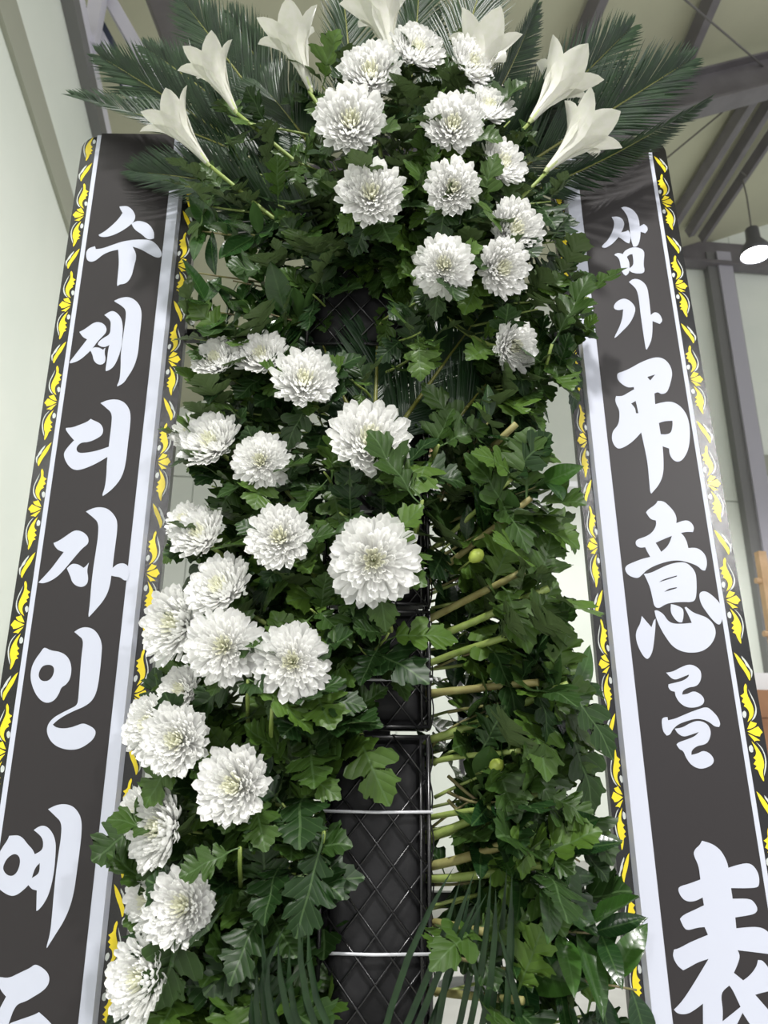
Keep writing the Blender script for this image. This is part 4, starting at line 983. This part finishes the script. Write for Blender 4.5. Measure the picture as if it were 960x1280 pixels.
# ------------------------------------------------------------------ lilies
def lily_petal(w0):
    V = []; Fc = []
    TB = [(0, .03, 0, .03), (.15, .05, .16, .05), (.3, .072, .32, .08), (.45, .10, .47, .125), (.58, .145, .60, .165), (.7, .205, .72, .185), (.8, .285, .82, .175), (.88, .365, .90, .135), (.95, .435, .955, .078), (1, .485, .985, .005)]
    T = TB
    for t, r, z, hw in TB:
        hw *= w0
        for s in (-1, -.5, 0, .5, 1):
            cu = s * s * hw * (.55 if t < .6 else .35)
            V.append(Vector((hw * s, r - cu, z + .25 * cu * (t > .6))))
    for i in range(len(T) - 1):
        for k in range(4):
            a = 5 * i + k; Fc.append((a, a + 1, a + 6, a + 5))
    return mesh('lily_petal', V, Fc, 'lily')
LP = [lily_petal(1.1), lily_petal(.82)]
def lily(base, mouth, Yb, Ym, scale, spin, label):
    A = P(base[0], base[1], Yb); B = P(mouth[0], mouth[1], Ym); d = B - A; L = d.length * scale
    foot = Vector((P(500, 300, BT).x + (A.x - P(500, 300, BT).x) * .35, 1.02, A.z - .16))
    t = empty('lily', foot, label, 'flower', 'white lilies between the palm fronds')
    dn = d.normalized(); x = dn.cross(Vector((0, 1, .1))).normalized(); y = dn.cross(x)
    H = Matrix(((x.x, y.x, dn.x, A.x - foot.x), (x.y, y.y, dn.y, A.y - foot.y), (x.z, y.z, dn.z, A.z - foot.z), (0, 0, 0, 1))) @ Matrix.Rotation(spin, 4, 'Z') @ Matrix.Scale(L, 4)
    for k in range(6):
        obj('petal', LP[k % 2], t, H @ Matrix.Rotation(k * PI / 3, 4, 'Z') @ Matrix.Translation((0, .012 * (k % 2), 0)))
    m = MB(); m.lathe([(.02, -.06), (.032, -.02), (.045, .05), (.055, .16)], 10); obj('throat', mesh('throat', m.v, m.f, 'lily_base'), t, H)
    for k in range(5):
        a = k * 2 * PI / 5; m = MB(); q = Vector((math.cos(a) * .07, math.sin(a) * .07, .72))
        m.tube([Vector((0, 0, .15)), q], .006, 5); m2 = MB(); m2.tube([q - Vector((.03 * math.sin(a), -.03 * math.cos(a), .01)), q + Vector((.03 * math.sin(a), -.03 * math.cos(a), .01))], .012, 5)
        so_ = obj('stamen', mesh('stamen', m.v, m.f, 'bud'), t, H); obj('anther', mesh('anther', m2.v, m2.f, 'anther'), so_)
    m = MB(); pts = stem_curve(Vector((0, 0, 0)), A - foot - dn * L * .03, -.0); m.tube(pts, .0032, 6); m.build('stem', 'stem_green', t, True)
lily((259, 204), (203, 135), .97, .93, 1.0, .2, 'white lily leaning over the top of the Korean lettered banner')
lily((294, 138), (255, 68), .99, .96, 1.0, .4, 'white lily standing directly above the one over the Korean lettered banner')
lily((388, 112), (358, 30), .98, .95, 1.0, .1, 'white lily facing outward beside the ceiling gap and the upright palm')
lily((492, 78), (470, -6), .99, .97, 1.0, .5, 'tallest upright white lily behind the top chrysanthemums')
lily((592, 122), (606, 44), .97, .96, 1.0, .3, 'white lily behind the edge-on chrysanthemum')
lily((664, 150), (712, 88), .99, .99, 1.0, .25, 'white lily between the broad palm frond and the glinting one')
lily((684, 212), (742, 154), .97, .97, 1.0, .6, 'white lily leaning over the top of the banner with Chinese characters')

# ------------------------------------------------------------------ small details: buds, single standout leaves
def single_leaf(base, tip, Y0, Y1, kind, nrm, label, idx, wide=1.0):
    A = P(base[0], base[1], Y0); B = P(tip[0], tip[1], Y1); t = empty('leafy_sprig', A, label, 'sprig')
    d = B - A; L = d.length; back = A + Vector((-.01, .08, -.05))
    m = MB(); m.tube([back - A, (back - A) * .4 + Vector((0, -.005, .0)), Vector((0, 0, 0))], [.003, .0028, .0022], 6); m.build('stem', 'stem_green', t, True)
    pool = MUM if kind == 'mum' else GLO
    obj('leaf', pool[idx], t, frame(Vector((0, 0, 0)), d, Vector(nrm), L, wide))
    return t
single_leaf((525, 630), (455, 542), .9, .87, 'mum', (.3, -.9, .4), 'bright green lobed leaf standing before the open chrysanthemum', 3, .75)
single_leaf((528, 625), (470, 560), .91, .89, 'mum', (-.2, -.9, .3), 'second bright lobed leaf beside the one standing before the open chrysanthemum', 0, .8)
single_leaf((405, 1040), (372, 1175), .93, .91, 'mum', (.3, -.9, .3), 'drooping lobed leaf hanging before the lower foam cage', 0, .8)
single_leaf((300, 1060), (222, 1092), .90, .885, 'mum', (.1, -.7, .7), 'broad lobed leaf lying over the chrysanthemum near the lower banner', 0, 1.0)
single_leaf((690, 430), (738, 350), .97, .95, 'mum', (-.2, -.9, .3), 'long lobed leaf crossing the white stripe of the Chinese lettered banner', 3, .7)
single_leaf((310, 850), (395, 890), .9, .88, 'mum', (.1, -.7, .7), 'lobed leaf lying under the squarish chrysanthemum', 1, .8)
single_leaf((340, 885), (435, 855), .9, .9, 'mum', (.1, -.8, .6), 'bright lobed leaf pointing at the upper foam cage', 3, .6)
for (x, y, L_) in ((595, 695, 'pale green flower bud beside a brownish cut stem'), (620, 958, 'small yellow green bud on the glossy branch by the foam cage')):
    c = P(x, y, .96); Rb = 9 * depth(c) / F_PX
    t = empty('flower_bud', c + Vector((-.02, .04, -.01)), L_, 'bud')
    m = MB(); m.lathe([(.001, -1.25), (.5, -1.0), (.95, -.3), (1, .3), (.6, 1.0), (.001, 1.3)], 12, Matrix.Translation(Vector((.02, -.04, .01))) @ Matrix.Rotation(.9, 4, 'Y') @ Matrix.Scale(Rb, 4)); m.build('bud', 'bud', t, True)
    m = MB(); m.tube([Vector((0, 0, 0)), Vector((.02, -.04, .01))], .0015, 5); m.build('stalk', 'stem_green', t, True)
